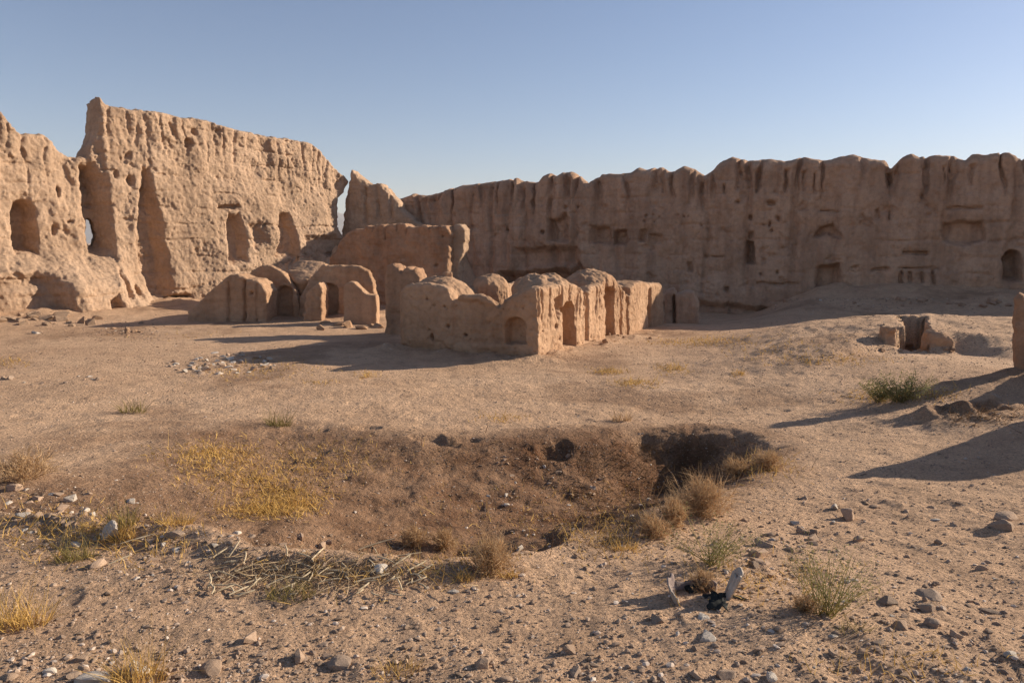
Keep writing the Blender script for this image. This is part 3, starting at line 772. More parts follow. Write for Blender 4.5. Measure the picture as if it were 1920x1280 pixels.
o = slab_obj('wall_stub', fr, [(1904, 740), (1903, 600), (1906, 556), (1912, 548), (1922, 556), (1932, 590), (1940, 650), (1944, 740)], 0, -.5, 0, M_mid, .045, (), seed=630, rnd=.1)
tag(o, 'orange brown mud wall stub cut by the right edge of the photo', 'wall remnant')
T0 = G(1540, 897)[0]
sx, sy = math.sin(SUN_AZ), math.cos(SUN_AZ)
dist = next(q for q in np.arange(2, 9, .05) if T0[0] + sx * q > .70 * (T0[1] + sy * q) + .55)
p0 = T0[:2] + np.array([sx, sy]) * dist
hc = T0[2] + dist * math.tan(SUN_EL)
fr = Frame(p0, p0 + np.array([.85, 1.0]))
def f_cast(u, w, z):
    top = hc - .46 * u.clip(0) - .1 * np.sin(3 * u)
    return smax(smax(np.abs(w - .5) - .5, z - top, .15), np.abs(u - 1.9) - 1.9, .12)
o = sdf_obj('wall_stub', fr, 0, 3.8, -.2, 1.2, 0, hc + .2, .06, f_cast, M_mid, None, .05, .5, 640)
tag(o, 'mud wall stub just outside the right edge throwing the lower long shadow', 'wall remnant')
T0 = G(1610, 806)[0]
dist = next(q for q in np.arange(2, 12, .05) if T0[0] + sx * q > .70 * (T0[1] + sy * q) + .5)
p0 = T0[:2] + np.array([sx, sy]) * dist
hc2 = T0[2] + dist * math.tan(SUN_EL)
fr = Frame(p0, p0 + np.array([.85, 1.0]))
def f_cast2(u, w, z):
    top = hc2 - .75 * u.clip(0) + .35 * np.exp(-((u - 1.25) / .3) ** 2)
    return smax(smax(np.abs(w - .4) - .4, z - top, .12), np.abs(u - 1.0) - 1.0, .1)
o = sdf_obj('wall_stub', fr, 0, 2.0, -.2, 1.0, 0, hc2 + .2, .06, f_cast2, M_mid, None, .05, .5, 645)
tag(o, 'narrow mud wall stub outside the right edge throwing the upper long shadow', 'wall remnant')
# the right edge throwing the lower long shadow', 'wall remnant')

# ------------------------------------------------------------------ distant hills
hx = np.linspace(-3200, 1500, 160); hy = np.linspace(0, 1200, 24)
HX, HY = np.meshgrid(hx, hy, indexing='ij')
ridge = np.clip(1 - np.abs(HY - 600) / 600, 0, 1)
HZ = ridge ** 1.1 * (170 + 150 * fbm2(HX, HY, 900, 5, 700)) * ss(-3200, -2400, HX) * ss(1500, 700, HX) - 5
V = np.stack([HX, HY + 4200, HZ], -1).reshape(-1, 3)
ii = (np.arange(159)[:, None] * 24 + np.arange(23)[None, :]).ravel()
hm = simple_mat('far_hill', (.30, .27, .25), (.38, .33, .30), .01, 0)
o = mesh_obj('hills', V, np.stack([ii, ii + 24, ii + 25, ii + 1], 1), hm, None, (0, 4200, 0)); o['kind'] = 'structure'

# ------------------------------------------------------------------ stones
def ico(sub):
    import bmesh
    bm = bmesh.new(); bmesh.ops.create_icosphere(bm, subdivisions=sub, radius=1)
    V = np.array([v.co[:] for v in bm.verts]); F = np.array([[v.index for v in f.verts] for f in bm.faces]); bm.free()
    return V, F
IV, IF = ico(3); JV, JF = ico(1)
def rock_shape(V, r, cuts=9, flatn=.6):
    V = V * np.array([1, r.uniform(.6, .95), r.uniform(.4, .8) * flatn / .6])
    for k in range(cuts):
        n = r.normal(size=3); n /= np.linalg.norm(n)
        lim = r.uniform(.45, .8) * np.abs(V @ n).max()
        d = V @ n
        V = V - np.outer(np.clip(d - lim, 0, None), n)
    return V
ROCKS = []
for k in range(12):
    r = np.random.default_rng(900 + k)
    V = rock_shape(IV.copy(), r, 11)
    V = V + V * (.05 * fbm3(V, .5, 3, k))[:, None]
    V[:, 2] -= V[:, 2].min() * .55
    V /= np.abs(V[:, :2]).max()
    ROCKS.append(V)
ROCKM = {}
def rock(px, py, wpx, mat, label, group=None, variant=None, rz=None, flatten=1.0, name='stone', tilt=0):
    g = G(px, py)[0]; d = math.hypot(g[0], g[1], CAM_Z - g[2])
    s = wpx / FPX * d / 2
    k = variant if variant is not None else random.randrange(12)
    key = (k, mat.name)
    if key not in ROCKM:
        o = mesh_obj(name, ROCKS[k], IF, mat, None, None, smooth=False, link=False); ROCKM[key] = o.data
        COL.objects.link(o)
    else:
        o = bpy.data.objects.new(name, ROCKM[key]); COL.objects.link(o)
    o.location = (g[0], g[1], g[2] - .26 * s * flatten); o.scale = (s, s * random.uniform(.75, 1.1), s * flatten * random.uniform(.8, 1.1))
    o.rotation_euler = (random.uniform(-.2, .2) + tilt, random.uniform(-.2, .2), random.uniform(0, 6.28) if rz is None else rz)
    return tag(o, label, 'stone', group)

hero = [
    (1065, 1222, 34, M_stone, 'pale upright angular stone with a long shadow, bottom middle of the bare ground', 1.3),
    (905, 1250, 40, M_stone, 'tallest block in the cluster of tan stones near the bottom edge'  , 1.2),
    (1080, 1262, 36, M_stone_grey, 'dark grey round stone near the bottom edge right of the tan cluster', 1.2),
    (635, 1248, 60, M_stone_grey, 'flat grey slab stone with a dark shadow, bottom left of middle', .7),
    (560, 1235, 44, M_stone, 'brown lump of stone near the bottom edge left of the grey slab', 1.0),
    (470, 1200, 44, M_stone, 'tan stone tilted over its own shadow on the bare shelf at lower left', .8),
    (400, 1258, 62, M_stone, 'broad dark sided stone near the bottom left beside the dry grass', .8),
    (170, 1278, 70, M_stone_pale, 'large pale rounded stone cut by the bottom edge at lower left', .8),
    (255, 1262, 50, M_stone_pale, 'pale stone standing behind the dry grass at the bottom edge', 1.2),
    (1360, 1268, 44, M_stone_grey, 'grey brown boulder with a banded face at the bottom edge right of middle', 1.2),
    (1320, 1158, 32, M_stone_pale, 'pale round pebble in front of the broken basin', .9),
    (1230, 1162, 34, M_stone_grey, 'grey pointed stone to the left of the pale round pebble', .9),
    (1325, 1195, 44, M_stone_pale, 'long flat whitish stone on the dirt below the broken basin', .5),
    (1590, 972, 34, M_stone, 'brown pyramid shaped stone on the smooth slope right of the hollow', 1.2),
    (1510, 935, 28, M_stone_grey, 'smooth grey rounded stone at the right lip of the hollow', 1.0),
    (1838, 1068, 28, M_stone, 'rounded tan stone alone on the slope near the right edge', 1.2),
    (1740, 1118, 62, M_stone_grey, 'long dark slab stone lying on the right hand slope', .6),
    (1665, 1130, 40, M_stone_grey, 'flat dark stone left of the long slab', .6),
    (1740, 1143, 38, M_stone_grey, 'flat dark stone just below the long slab', .6),
    (1850, 1146, 42, M_stone_grey, 'flat dark stone nearest the right edge on the lower slope', .6),
    (1745, 1172, 34, M_stone_grey, 'small dark block on the lower right slope', 1.0),
    (1688, 1176, 38, M_stone, 'flat brown stone beside the small dark block', .6),
    (1895, 1230, 32, M_stone_pale, 'smooth pale oval stone in the lower right corner', .8),
    (1698, 1268, 28, M_stone, 'brown stone at the bottom edge in the right part', 1.0),
    (1612, 1222, 26, M_stone, 'tan round stone with a twig beside it at lower right', 1.1),
    (1435, 1022, 50, M_stone, 'upper of the flat tan stones stacked behind the olive shrub', .6),
    (1425, 1042, 62, M_stone, 'widest flat tan stone in the stack behind the olive shrub', .5),
    (1430, 1056, 54, M_stone, 'lowest flat tan stone in the stack behind the olive shrub', .45),
    (1440, 1003, 26, M_stone_grey, 'bluish grey stone on top of the flat tan stones', .9),
    (1525, 1012, 36, M_stone, 'brown wedge stone right of the flat stone stack', .8),
    (1608, 1014, 24, M_stone, 'small reddish stone alone on the right slope', 1.2),
    (1888, 972, 56, M_stone, 'cracked clod of earth at the right edge below the long shadow', 1.0),
    (1880, 990, 44, M_stone, 'arched clod of earth beneath the cracked clod at the right edge', .8),
    (1865, 748, 26, M_stone, 'round tan stone on the spoil ridge at the right', 1.1),
    (1886, 764, 16, M_stone_grey, 'small dark stone beside the round stone on the spoil ridge', 1.0),
    (205, 1008, 40, M_stone_pale, 'pale upright stone among the olive tufts at left', 1.4),
    (140, 1025, 34, M_stone_pale, 'pale triangular stone left of the upright one among the olive tufts', 1.1),
    (185, 1058, 44, M_stone, 'brown stone on the edge of the left shelf', .9),
    (135, 938, 26, M_stone_pale, 'pale pink stone alone on the dirt above the left rubble', 1.0),
    (165, 878, 0, None, '', 0),
    (245, 942, 22, M_stone_pale, 'small pale stone right of the pink one on the left dirt', .9),
    (330, 1003, 44, M_stone_grey, 'grey stone with dark side in the left half of the hollow', .9),
    (715, 1066, 40, M_stone_pale, 'pale stone half buried in straw on the floor of the hollow', 1.0),
    (1215, 938, 16, M_stone_pale, 'pale pebble on the dark bank of the hollow', 1.0),
    (1075, 993, 18, M_stone_pale, 'bright pebble with a dark shadow on the hollow floor', 1.0),
    (975, 1030, 24, M_stone_pale, 'white stone right of the round dry bush', .8),
    (850, 1108, 30, M_stone_pale, 'whitish flat stone on the near lip of the hollow', .6),
    (1538, 563, 9, M_stone_pale, 'tiny white stone on the shaded bank below the rampart', 1.0),
    (68, 625, 18, M_stone_pale, 'pale stone at the foot of the sunlit wall at far left', 1.0),
]
for px, py, w, m, lab, fl in hero:
    if m: rock(px, py, w * .88, m, lab, None, None, None, fl)

def scatter(n, region, w, mats, label, group, fl=(.45, .9)):
    for k in range(n):
        px, py = region()
        rock(px, py, random.uniform(*w) if not callable(w) else w(py), random.choice(mats), label, group, flatten=random.uniform(*fl))
def ell(cx, cy, rx, ry):
    def f():
        a = random.uniform(0, 6.28); q = math.sqrt(random.random())
        return cx + rx * q * math.cos(a), cy + ry * q * math.sin(a)
    return f
def rect(x0, y0, x1, y1):
    return lambda: (random.uniform(x0, x1), random.uniform(y0, y1))
tanm = [M_stone, M_stone, M_stone_pale, M_stone, M_stone, M_stone, M_stone_grey]
scatter(72, ell(415, 682, 105, 22), (9, 18), [M_stone, M_stone_pale, M_stone], 'small pale stone in the loose heap in front of the arched ruin', 'stones of the heap before the arched ruin')

def clods(n, region, w, mat, label, group):
    for k in range(n):
        px, py = region()
        o = rock(px, py, random.uniform(*w), mat, label, group, flatten=random.uniform(.6, 1.1), name='earth_clod'); o['category'] = 'clod'
clods(20, ell(240, 622, 65, 12), (5, 13), M_house, 'small brown clod scattered on the ground before the tall wall', 'clods before the tall wall')
clods(26, ell(120, 600, 180, 12), (9, 30), M_left, 'crumbled lump of wall earth lying along the foot of the tall wall', 'fallen lumps along the tall wall')
clods(14, ell(640, 612, 80, 9), (8, 30), M_house, 'fallen lump of mud lying before the broken arches', 'fallen lumps before the arches')
clods(18, ell(1660, 570, 240, 10), (7, 20), M_right, 'shaded lump of rubble on the bank below the rampart', 'rubble below the rampart')
clods(14, ell(1720, 655, 70, 12), (6, 18), M_house, 'crumb of earth fallen around the dugout mouth', 'crumbs around the dugout')
clods(12, ell(1120, 640, 130, 12), (5, 14), M_house, 'crumb of mud at the sunlit foot of the domed house', 'crumbs at the domed house')

scatter(14, ell(100, 712, 95, 10), (6, 15), tanm, 'stone in the thin row on the open dirt at far left', 'row of stones at far left')
scatter(34, ell(70, 950, 110, 50), (10, 26), [M_stone, M_stone_pale, M_stone], 'angular pale stone in the rubble at the left edge of the hollow', 'rubble at the left edge')
scatter(28, rect(270, 1000, 760, 1085), (10, 26), tanm, 'stone among the straw in the left part of the hollow', 'stones among the straw')
scatter(26, ell(1010, 905, 130, 60), (6, 16), tanm + [M_stone_pale], 'pebble on the brown slope of the hollow', 'pebbles on the slope of the hollow')
scatter(30, rect(1480, 940, 1900, 1200), (9, 24), tanm, 'small stone strewn over the right hand slope', 'stones on the right slope')
scatter(26, ell(1440, 1030, 120, 60), (9, 26), tanm, 'stone in the scatter around the flat stone stack', 'stones around the flat stack')
scatter(28, rect(0, 1225, 1450, 1282), (12, 30), tanm, 'stone in the loose band along the bottom edge', 'stones along the bottom edge')
scatter(18, rect(1180, 1130, 1900, 1275), (9, 24), tanm, 'small stone on the lower right dirt', 'stones on the lower right dirt')

# gravel too small and too many to count
def gravel():
    px, py = [], []
    n = 21000
    px.append(rng.uniform(-120, 2040, n)); py.append(640 + 660 * rng.random(n) ** .8)
    def add(cx, cy, sx, sy, n): px.append(rng.normal(cx, sx, n)); py.append(rng.normal(cy, sy, n))
    add(80, 960, 130, 50, 900); add(430, 684, 80, 20, 420); add(350, 1030, 150, 30, 700); add(1030, 920, 150, 60, 1100); add(1420, 1010, 130, 60, 900)
    add(1600, 570, 120, 12, 500); add(1640, 640, 140, 28, 1100); add(500, 1255, 400, 25, 900); add(230, 625, 70, 12, 300)
    px = np.concatenate(px); py = np.clip(np.concatenate(py), 560, 1330)
    P = G(px, py); d = np.linalg.norm(P - [0, 0, CAM_Z], axis=1)
    ok = (d < 45); P, d = P[ok], d[ok]
    n = len(P)
    s = np.minimum(.0042 * (1 / np.clip(rng.random(n), .004, 1)) ** .5, .024)
    s = np.maximum(s, d / FPX * rng.uniform(.7, 1.9, n))
    kinds = [rock_shape(JV.copy(), np.random.default_rng(60 + k), 5) for k in range(10)]
    Vs = np.zeros((n, len(JV), 3)); kk = rng.integers(0, 10, n)
    a = rng.uniform(0, 6.28, n); ca, sa = np.cos(a), np.sin(a)
    K = np.array(kinds)[kk] * s[:, None, None] * np.stack([rng.uniform(.8, 1.4, n), rng.uniform(.7, 1.1, n), rng.uniform(.6, 1.1, n)], 1)[:, None, :]
    Vs[..., 0] = K[..., 0] * ca[:, None] - K[..., 1] * sa[:, None] + P[:, 0:1]
    Vs[..., 1] = K[..., 0] * sa[:, None] + K[..., 1] * ca[:, None] + P[:, 1:2]
    Vs[..., 2] = K[..., 2] + P[:, 2:3] + s[:, None] * .15
    F = (np.arange(n)[:, None, None] * len(JV) + JF[None]).reshape(-1, 3)
    m = bpy.data.materials.new('gravel_mix'); t = nt(m)
    g = N(t, 'ShaderNodeNewGeometry')
    c = ramp(t, g.outputs['Random Per Island'], [(0, (.19, .135, .095)), (.3, (.29, .20, .14)), (.75, (.38, .27, .19)), (.88, (.48, .36, .27)), (1, (.64, .53, .43))])
    finish(t, c)
    o = mesh_obj('gravel', Vs.reshape(-1, 3), F, m, None, (0, 10, 0), smooth=False)
    tag(o, 'loose gravel and grit strewn all over the courtyard ground', 'gravel', None, 'stuff')
gravel()

# ------------------------------------------------------------------ plants
def ribbons(P0, D, L, W, bend, seg=3, r=None):
    """n thin curved blades: base points, directions, lengths, widths -> verts, faces"""
    r = r or rng
    n = len(P0)
    D = D / np.linalg.norm(D, axis=1)[:, None]
    side = np.cross(D, r.normal(size=(n, 3))); side /= np.linalg.norm(side, axis=1)[:, None] + 1e-9
    B = r.normal(size=(n, 3)) * bend[:, None]; B[:, 2] -= .4 * bend
    V = np.zeros((n, (seg + 1) * 2, 3))
    for k in range(seg + 1):
        q = k / seg
        c = P0 + D * (L * q)[:, None] + B * (L * q * q)[:, None]
        w = (W * (1 - .8 * q))[:, None]
        V[:, 2 * k] = c - side * w; V[:, 2 * k + 1] = c + side * w
    f = np.array([[2 * k, 2 * k + 1, 2 * k + 3, 2 * k + 2] for k in range(seg)])
    F = (np.arange(n)[:, None, None] * ((seg + 1) * 2) + f[None]).reshape(-1, 4)
    return V.reshape(-1, 3), F

def leafquads(P, size, r):
    n = len(P)
    a = r.normal(size=(n, 3)); a /= np.linalg.norm(a, axis=1)[:, None]
    b = np.cross(a, r.normal(size=(n, 3))); b /= np.linalg.norm(b, axis=1)[:, None]
    s = size[:, None]
    V = np.stack([P - a * s, P + b * s * .35, P + a * s, P - b * s * .35], 1)
    return V.reshape(-1, 3), np.arange(n * 4).reshape(-1, 4)

def shrub(px, py, wpx, hpx, kind, label, group=None, dens=1.0, name=None, seed=0, lean=0):
    r = np.random.default_rng(seed + int(px * 7 + py))
    g = G(px, py)[0]; d = math.hypot(g[0], g[1], CAM_Z - g[2])
    w = wpx / FPX * d / 2; h = hpx / FPX * d
    pxs = d / FPX
    nm = name or {'tumble': 'dry_bush', 'broom': 'green_shrub', 'tuft': 'grass_tuft', 'scrub': 'dry_bush'}[kind]
    root = empty(nm, g)
    cat = 'grass' if kind == 'tuft' else 'shrub'
    tag(root, label, cat, group)
    if kind in ('tumble', 'scrub'):
        n1 = int(90 * dens)
        th = r.uniform(0, 6.28, n1); ph = np.abs(r.normal(.75, .45, n1)).clip(.02, 1.5)
        D = np.stack([np.sin(ph) * np.cos(th) * w, np.sin(ph) * np.sin(th) * w, np.cos(ph) * h + .15 * h], 1)
        P0 = np.stack([r.normal(0, w * .16, n1), r.normal(0, w * .16, n1), np.full(n1, -.02 * h)], 1)
        L = np.linalg.norm(D, axis=1) * r.uniform(.6, 1.0, n1)
        V, F = ribbons(P0, D, L, np.full(n1, .45 * pxs + .001), np.full(n1, .22), 3, r)
        mesh_obj('branches', V, F, M_tan if kind == 'tumble' else M_brown, root)
        n2 = int(2600 * dens)
        k = r.integers(0, n1, n2); q = r.uniform(.25, 1, n2)
        Dn = D / np.linalg.norm(D, axis=1)[:, None]
        P = P0[k] + Dn[k] * (L[k] * q)[:, None]
        D2 = Dn[k] * .8 + r.normal(0, .55, (n2, 3)); D2[:, 2] += .15
        lop = 1 + .9 * fbm2(th * 1.3 + seed, ph * 2, 1.0, 2, 5)
        L2 = r.uniform(.08, .42, n2) ** 1.3 * 1.3 * h * lop[k].clip(.3, 2)
        V, F = ribbons(P, D2, L2, np.full(n2, .36 * pxs + .0005), np.full(n2, .3), 2, r)
        V[:, 2] = np.maximum(V[:, 2], .0)
        mesh_obj('twigs', V, F, M_tan, root)
    elif kind == 'broom':
        n1 = int(46 * dens)
        th = r.uniform(0, 6.28, n1); rad = np.sqrt(r.random(n1))
        D = np.stack([rad * np.cos(th) * w + lean * w, rad * np.sin(th) * w, h * r.uniform(.65, 1.05, n1)], 1)
        P0 = np.stack([r.normal(0, w * .13, n1), r.normal(0, w * .13, n1), np.full(n1, -.02 * h)], 1)
        L = np.linalg.norm(D, axis=1)
        V, F = ribbons(P0, D, L, np.full(n1, .5 * pxs + .0015), np.full(n1, .12), 4, r)
        mesh_obj('stalks', V, F, M_olive, root)
        n2 = int(1500 * dens)
        k = r.integers(0, n1, n2); q = r.uniform(.3, 1.02, n2)
        Dn = D / L[:, None]
        P = P0[k] + Dn[k] * (L[k] * q)[:, None] + r.normal(0, .055 * h, (n2, 3))
        P[:, 2] = np.maximum(P[:, 2], .01)
        V, F = leafquads(P, r.uniform(.9, 2.2, n2) * pxs + .002, r)
        mesh_obj('foliage', V, F, M_green, root)
    else:
        n1 = int(160 * dens)
        th = r.uniform(0, 6.28, n1); rad = np.sqrt(r.random(n1))
        P0 = np.stack([rad * np.cos(th) * w * .7, rad * np.sin(th) * w * .45, np.zeros(n1)], 1)
        P0[:, 2] = ground_z(P0[:, 0] + g[0], P0[:, 1] + g[1]) - g[2] - .01
        D = np.stack([np.cos(th) * .5 * rad, np.sin(th) * .5 * rad, np.ones(n1)], 1) + r.normal(0, .22, (n1, 3))
        V, F = ribbons(P0, D, h * r.uniform(.45, 1.1, n1), np.full(n1, .42 * pxs + .0008), np.full(n1, .35), 3, r)
        mesh_obj('blades', V, F, {'gold': M_dry, 'olive': M_olive, 'tan': M_tan}[seed_kind(label)], root)
    return root
def seed_kind(label):
    return 'olive' if 'olive' in label or 'green' in label else ('tan' if 'tan' in label else 'gold')

shrub(1548, 1152, 150, 112, 'broom', 'olive shrub with upright wiry stalks on the dirt at lower right', dens=1.2)
shrub(1510, 1146, 60, 30, 'scrub', 'low orange brown dead tuft at the foot of the wiry olive shrub', dens=.5)
shrub(1335, 1058, 190, 72, 'broom', 'sparse olive shrub spreading behind the broken basin', dens=.9)
shrub(1690, 752, 120, 46, 'broom', 'dense dusty green shrub on the open slope at the right', dens=1.5)
shrub(1650, 752, 70, 34, 'broom', 'smaller green shrub touching the dense one on its left', dens=1.0)
shrub(920, 1072, 92, 62, 'tumble', 'round tan dry bush on the near floor of the hollow', dens=1.2)
shrub(1315, 966, 110, 70, 'tumble', 'largest tan dry bush on the right bank of the hollow', dens=1.3)
shrub(1262, 985, 70, 46, 'tumble', 'tan dry bush just left of the largest one on the bank', dens=1.0)
shrub(1222, 1006, 70, 42, 'tumble', 'lowest tan dry bush on the right bank of the hollow', dens=.9)
shrub(1380, 892, 66, 32, 'tumble', 'small tan dry bush at the upper right of the hollow', dens=.8)
shrub(1440, 880, 70, 34, 'tumble', 'tan dry bush on the right tip of the hollow', dens=.8)
shrub(775, 1022, 56, 30, 'tumble', 'left of the pair of small tan bushes above the straw', dens=.7)
shrub(832, 1026, 52, 32, 'tumble', 'right of the pair of small tan bushes above the straw', dens=.7)
shrub(45, 898, 110, 44, 'tumble', 'low brown dry bush at the left edge above the rubble', dens=.9)
shrub(522, 798, 62, 30, 'tuft', 'olive grass tuft on the far rim of the hollow', dens=.8)
shrub(250, 772, 60, 26, 'tuft', 'thin olive grass tuft alone on the left open ground', dens=.6)
shrub(35, 1170, 120, 56, 'tuft', 'golden dry grass clump at the left edge of the shelf', dens=1.7)
shrub(262, 1276, 110, 62, 'tuft', 'golden dry grass clump at the bottom edge at lower left', dens=1.5)
shrub(545, 1116, 110, 26, 'tuft', 'green grass patch on the near lip of the hollow', dens=1.6)
shrub(228, 985, 60, 44, 'tuft', 'olive grass tuft behind the pale upright stone', dens=.9)
shrub(140, 1050, 80, 40, 'tuft', 'olive grass around the pale triangular stone at left', dens=1.0)
shrub(330, 982, 80, 26, 'tuft', 'golden low tuft in the left of the hollow', dens=1.0)
shrub(232, 1008, 50, 26, 'tuft', 'golden short tuft right of the pale upright stone', dens=.8)
shrub(1165, 788, 50, 24, 'tuft', 'tan tuft alone on the far side of the hollow', dens=.7)
shrub(1600, 1180, 70, 24, 'tuft', 'thin golden tuft right of the wiry olive shrub', dens=.4)
shrub(740, 1262, 120, 30, 'tuft', 'golden thin grass beside the grey slab at the bottom edge', dens=.8)
shrub(955, 1082, 50, 22, 'tuft', 'golden tuft at the right foot of the round dry bush', dens=.5)
shrub(870, 1086, 46, 24, 'tuft', 'golden tuft at the left foot of the round dry bush', dens=.6)
shrub(1170, 1030, 60, 30, 'tuft', 'golden tuft at the bottom end of the bank bushes', dens=.6)

# dry grass that covers the ground in patches
def grass_stuff():
    px, py = [], []
    def add(cx, cy, sx, sy, n): px.append(rng.normal(cx, sx, n)); py.append(rng.normal(cy, sy, n))
    add(420, 880, 55, 24, 600); add(395, 850, 30, 8, 250); add(470, 900, 40, 12, 350); add(520, 930, 50, 12, 600); add(500, 958, 45, 8, 900); add(560, 945, 25, 10, 300); add(570, 880, 50, 25, 500); add(650, 860, 60, 20, 200); add(400, 855, 60, 14, 500)
    add(1142, 697, 18, 3, 260); add(1190, 718, 22, 4, 300); add(1262, 692, 18, 5, 260); add(1385, 702, 8, 3, 90); add(1300, 643, 50, 4, 420); add(1340, 636, 30, 4, 200)
    add(1450, 655, 60, 14, 200); add(1560, 675, 60, 6, 260); add(1640, 745, 40, 8, 220); add(1750, 740, 30, 6, 160); add(690, 704, 14, 3, 100); add(940, 785, 25, 5, 120)
    add(600, 718, 20, 3, 60); add(20, 680, 20, 5, 100); add(500, 690, 60, 10, 200); add(450, 700, 40, 8, 150); add(100, 1000, 90, 30, 500); add(640, 1080, 90, 24, 180); add(250, 1010, 80, 25, 400)
    add(1150, 1000, 50, 30, 400); add(1000, 970, 120, 40, 300); add(1430, 880, 40, 14, 250); add(1440, 1090, 90, 25, 250); add(860, 1060, 60, 20, 250); add(1690, 1250, 100, 20, 120); add(330, 630, 60, 6, 60)
    px = np.concatenate(px); py = np.concatenate(py)
    ok = (py < 1300); px, py = px[ok], py[ok]
    P = G(px, py); d = np.linalg.norm(P - [0, 0, CAM_Z], axis=1)
    n = len(P)
    D = rng.normal(0, .45, (n, 3)); D[:, 2] = rng.uniform(.3, 1.0, n)
    V, F = ribbons(P, D, rng.uniform(.03, .10, n), .6 * d / FPX + .0008, np.full(n, .5), 2)
    tag(mesh_obj('dry_grass', V, F, M_dry, None, (0, 10, 0)), 'thin golden dry grass growing in patches over the dirt', 'grass', None, 'stuff')
    # dead brown scrub on the dark bank
    px, py = [], []
    add(1220, 900, 80, 45, 1000); add(1280, 850, 80, 22, 500); add(1140, 960, 50, 40, 450); add(1060, 860, 70, 25, 300); add(860, 850, 70, 18, 160); add(640, 850, 90, 20, 90); add(1840, 780, 40, 10, 260)
    px = np.concatenate(px); py = np.concatenate(py)
    P = G(px, py); d = np.linalg.norm(P - [0, 0, CAM_Z], axis=1); n = len(P)
    D = rng.normal(0, .8, (n, 3)); D[:, 2] = rng.uniform(.1, .9, n)
    V, F = ribbons(P, D, rng.uniform(.05, .2, n), .45 * d / FPX + .001, np.full(n, .5), 2)
    tag(mesh_obj('dead_undergrowth', V, F, M_brown, None, (0, 10, 0)), 'dead dark brown undergrowth matted over the bank of the hollow', 'undergrowth', None, 'stuff')
grass_stuff()

# ------------------------------------------------------------------ reed stalks lying in the hollow
def stalk_mesh(name, r):
    n = 7; ts = np.linspace(-1, 1, n)
    c = np.stack([ts, .05 * r.normal() * (1 - ts ** 2) + .006 * r.normal(size=n), .03 * abs(r.normal()) * (1 - ts ** 2)], 1)
    V = []
    for k in range(n):
        for j in range(5):
            a = 6.283 * j / 5; rad = .05 * (1 - .25 * abs(ts[k]))
            V.append(c[k] + [0, rad * math.cos(a), rad * math.sin(a)])
    F = [[k * 5 + j, k * 5 + (j + 1) % 5, (k + 1) * 5 + (j + 1) % 5, (k + 1) * 5 + j] for k in range(n - 1) for j in range(5)]
    return np.array(V), np.array(F)
SM = []
M_reed = simple_mat('reed', (.40, .30, .18), (.66, .54, .37), 5, 0)
for k in range(6):
    V, F = stalk_mesh('reed_stalk', np.random.default_rng(40 + k))
    SM.append(mesh_obj('reed_stalk', V, F, M_reed, None, None, link=False).data)
def stalk(px, py, lpx, rz, label, group=None, tilt=0):
    g = G(px, py)[0]; d = math.hypot(g[0], g[1], CAM_Z - g[2])
    o = bpy.data.objects.new('reed_stalk', random.choice(SM)); COL.objects.link(o)
    s = lpx / FPX * d / 2
    o.location = (g[0], g[1], g[2] + .015 + s * abs(math.sin(tilt)) * .8); o.scale = (s, max(s, .12) * .9, max(s, .12) * .9); o.rotation_euler = (0, -tilt, rz)
    return tag(o, label, 'stalk', group)
stalk(258, 1016, 52, .55, 'long bleached stalk lying by the olive tufts at left', tilt=.12)
stalk(225, 1056, 34, .7, 'short bleached stalk leaning on the edge of the left shelf', tilt=.2)
stalk(700, 1030, 80, .45, 'longest bleached stalk leaning right in the straw of the hollow', tilt=.15)
stalk(760, 1044, 60, .2, 'pale stalk lying left of the round dry bush', tilt=.06)
stalk(440, 1040, 36, 1.2, 'pale stalk standing upright in the straw at left', tilt=.6)
for k in range(80):
    px = random.uniform(380, 800); py = 1088 - (px - 380) * .02 + random.gauss(0, 22)
    stalk(px, min(py, 1118), random.uniform(12, 46), random.uniform(0, 3.14), 'bleached reed stalk in the litter along the near side of the hollow', 'reed litter in the hollow', abs(random.gauss(0, .12)))
def straw():
    n = 1300
    px = rng.normal(590, 120, n); py = rng.normal(1075, 22, n); ok = py < 1122; px, py = px[ok], py[ok]
    P = G(px, py); n = len(P); P[:, 2] += .01
    D = rng.normal(0, 1, (n, 3)); D[:, 2] = rng.uniform(-.02, .3, n)
    V, F = ribbons(P, D, rng.uniform(.04, .16, n), np.full(n, .0022), np.full(n, .3), 2)
    tag(mesh_obj('straw_litter', V, F, M_straw, None, (0, 6, 0)), 'matted pale straw littering the near floor of the hollow', 'straw', None, 'stuff')
straw()

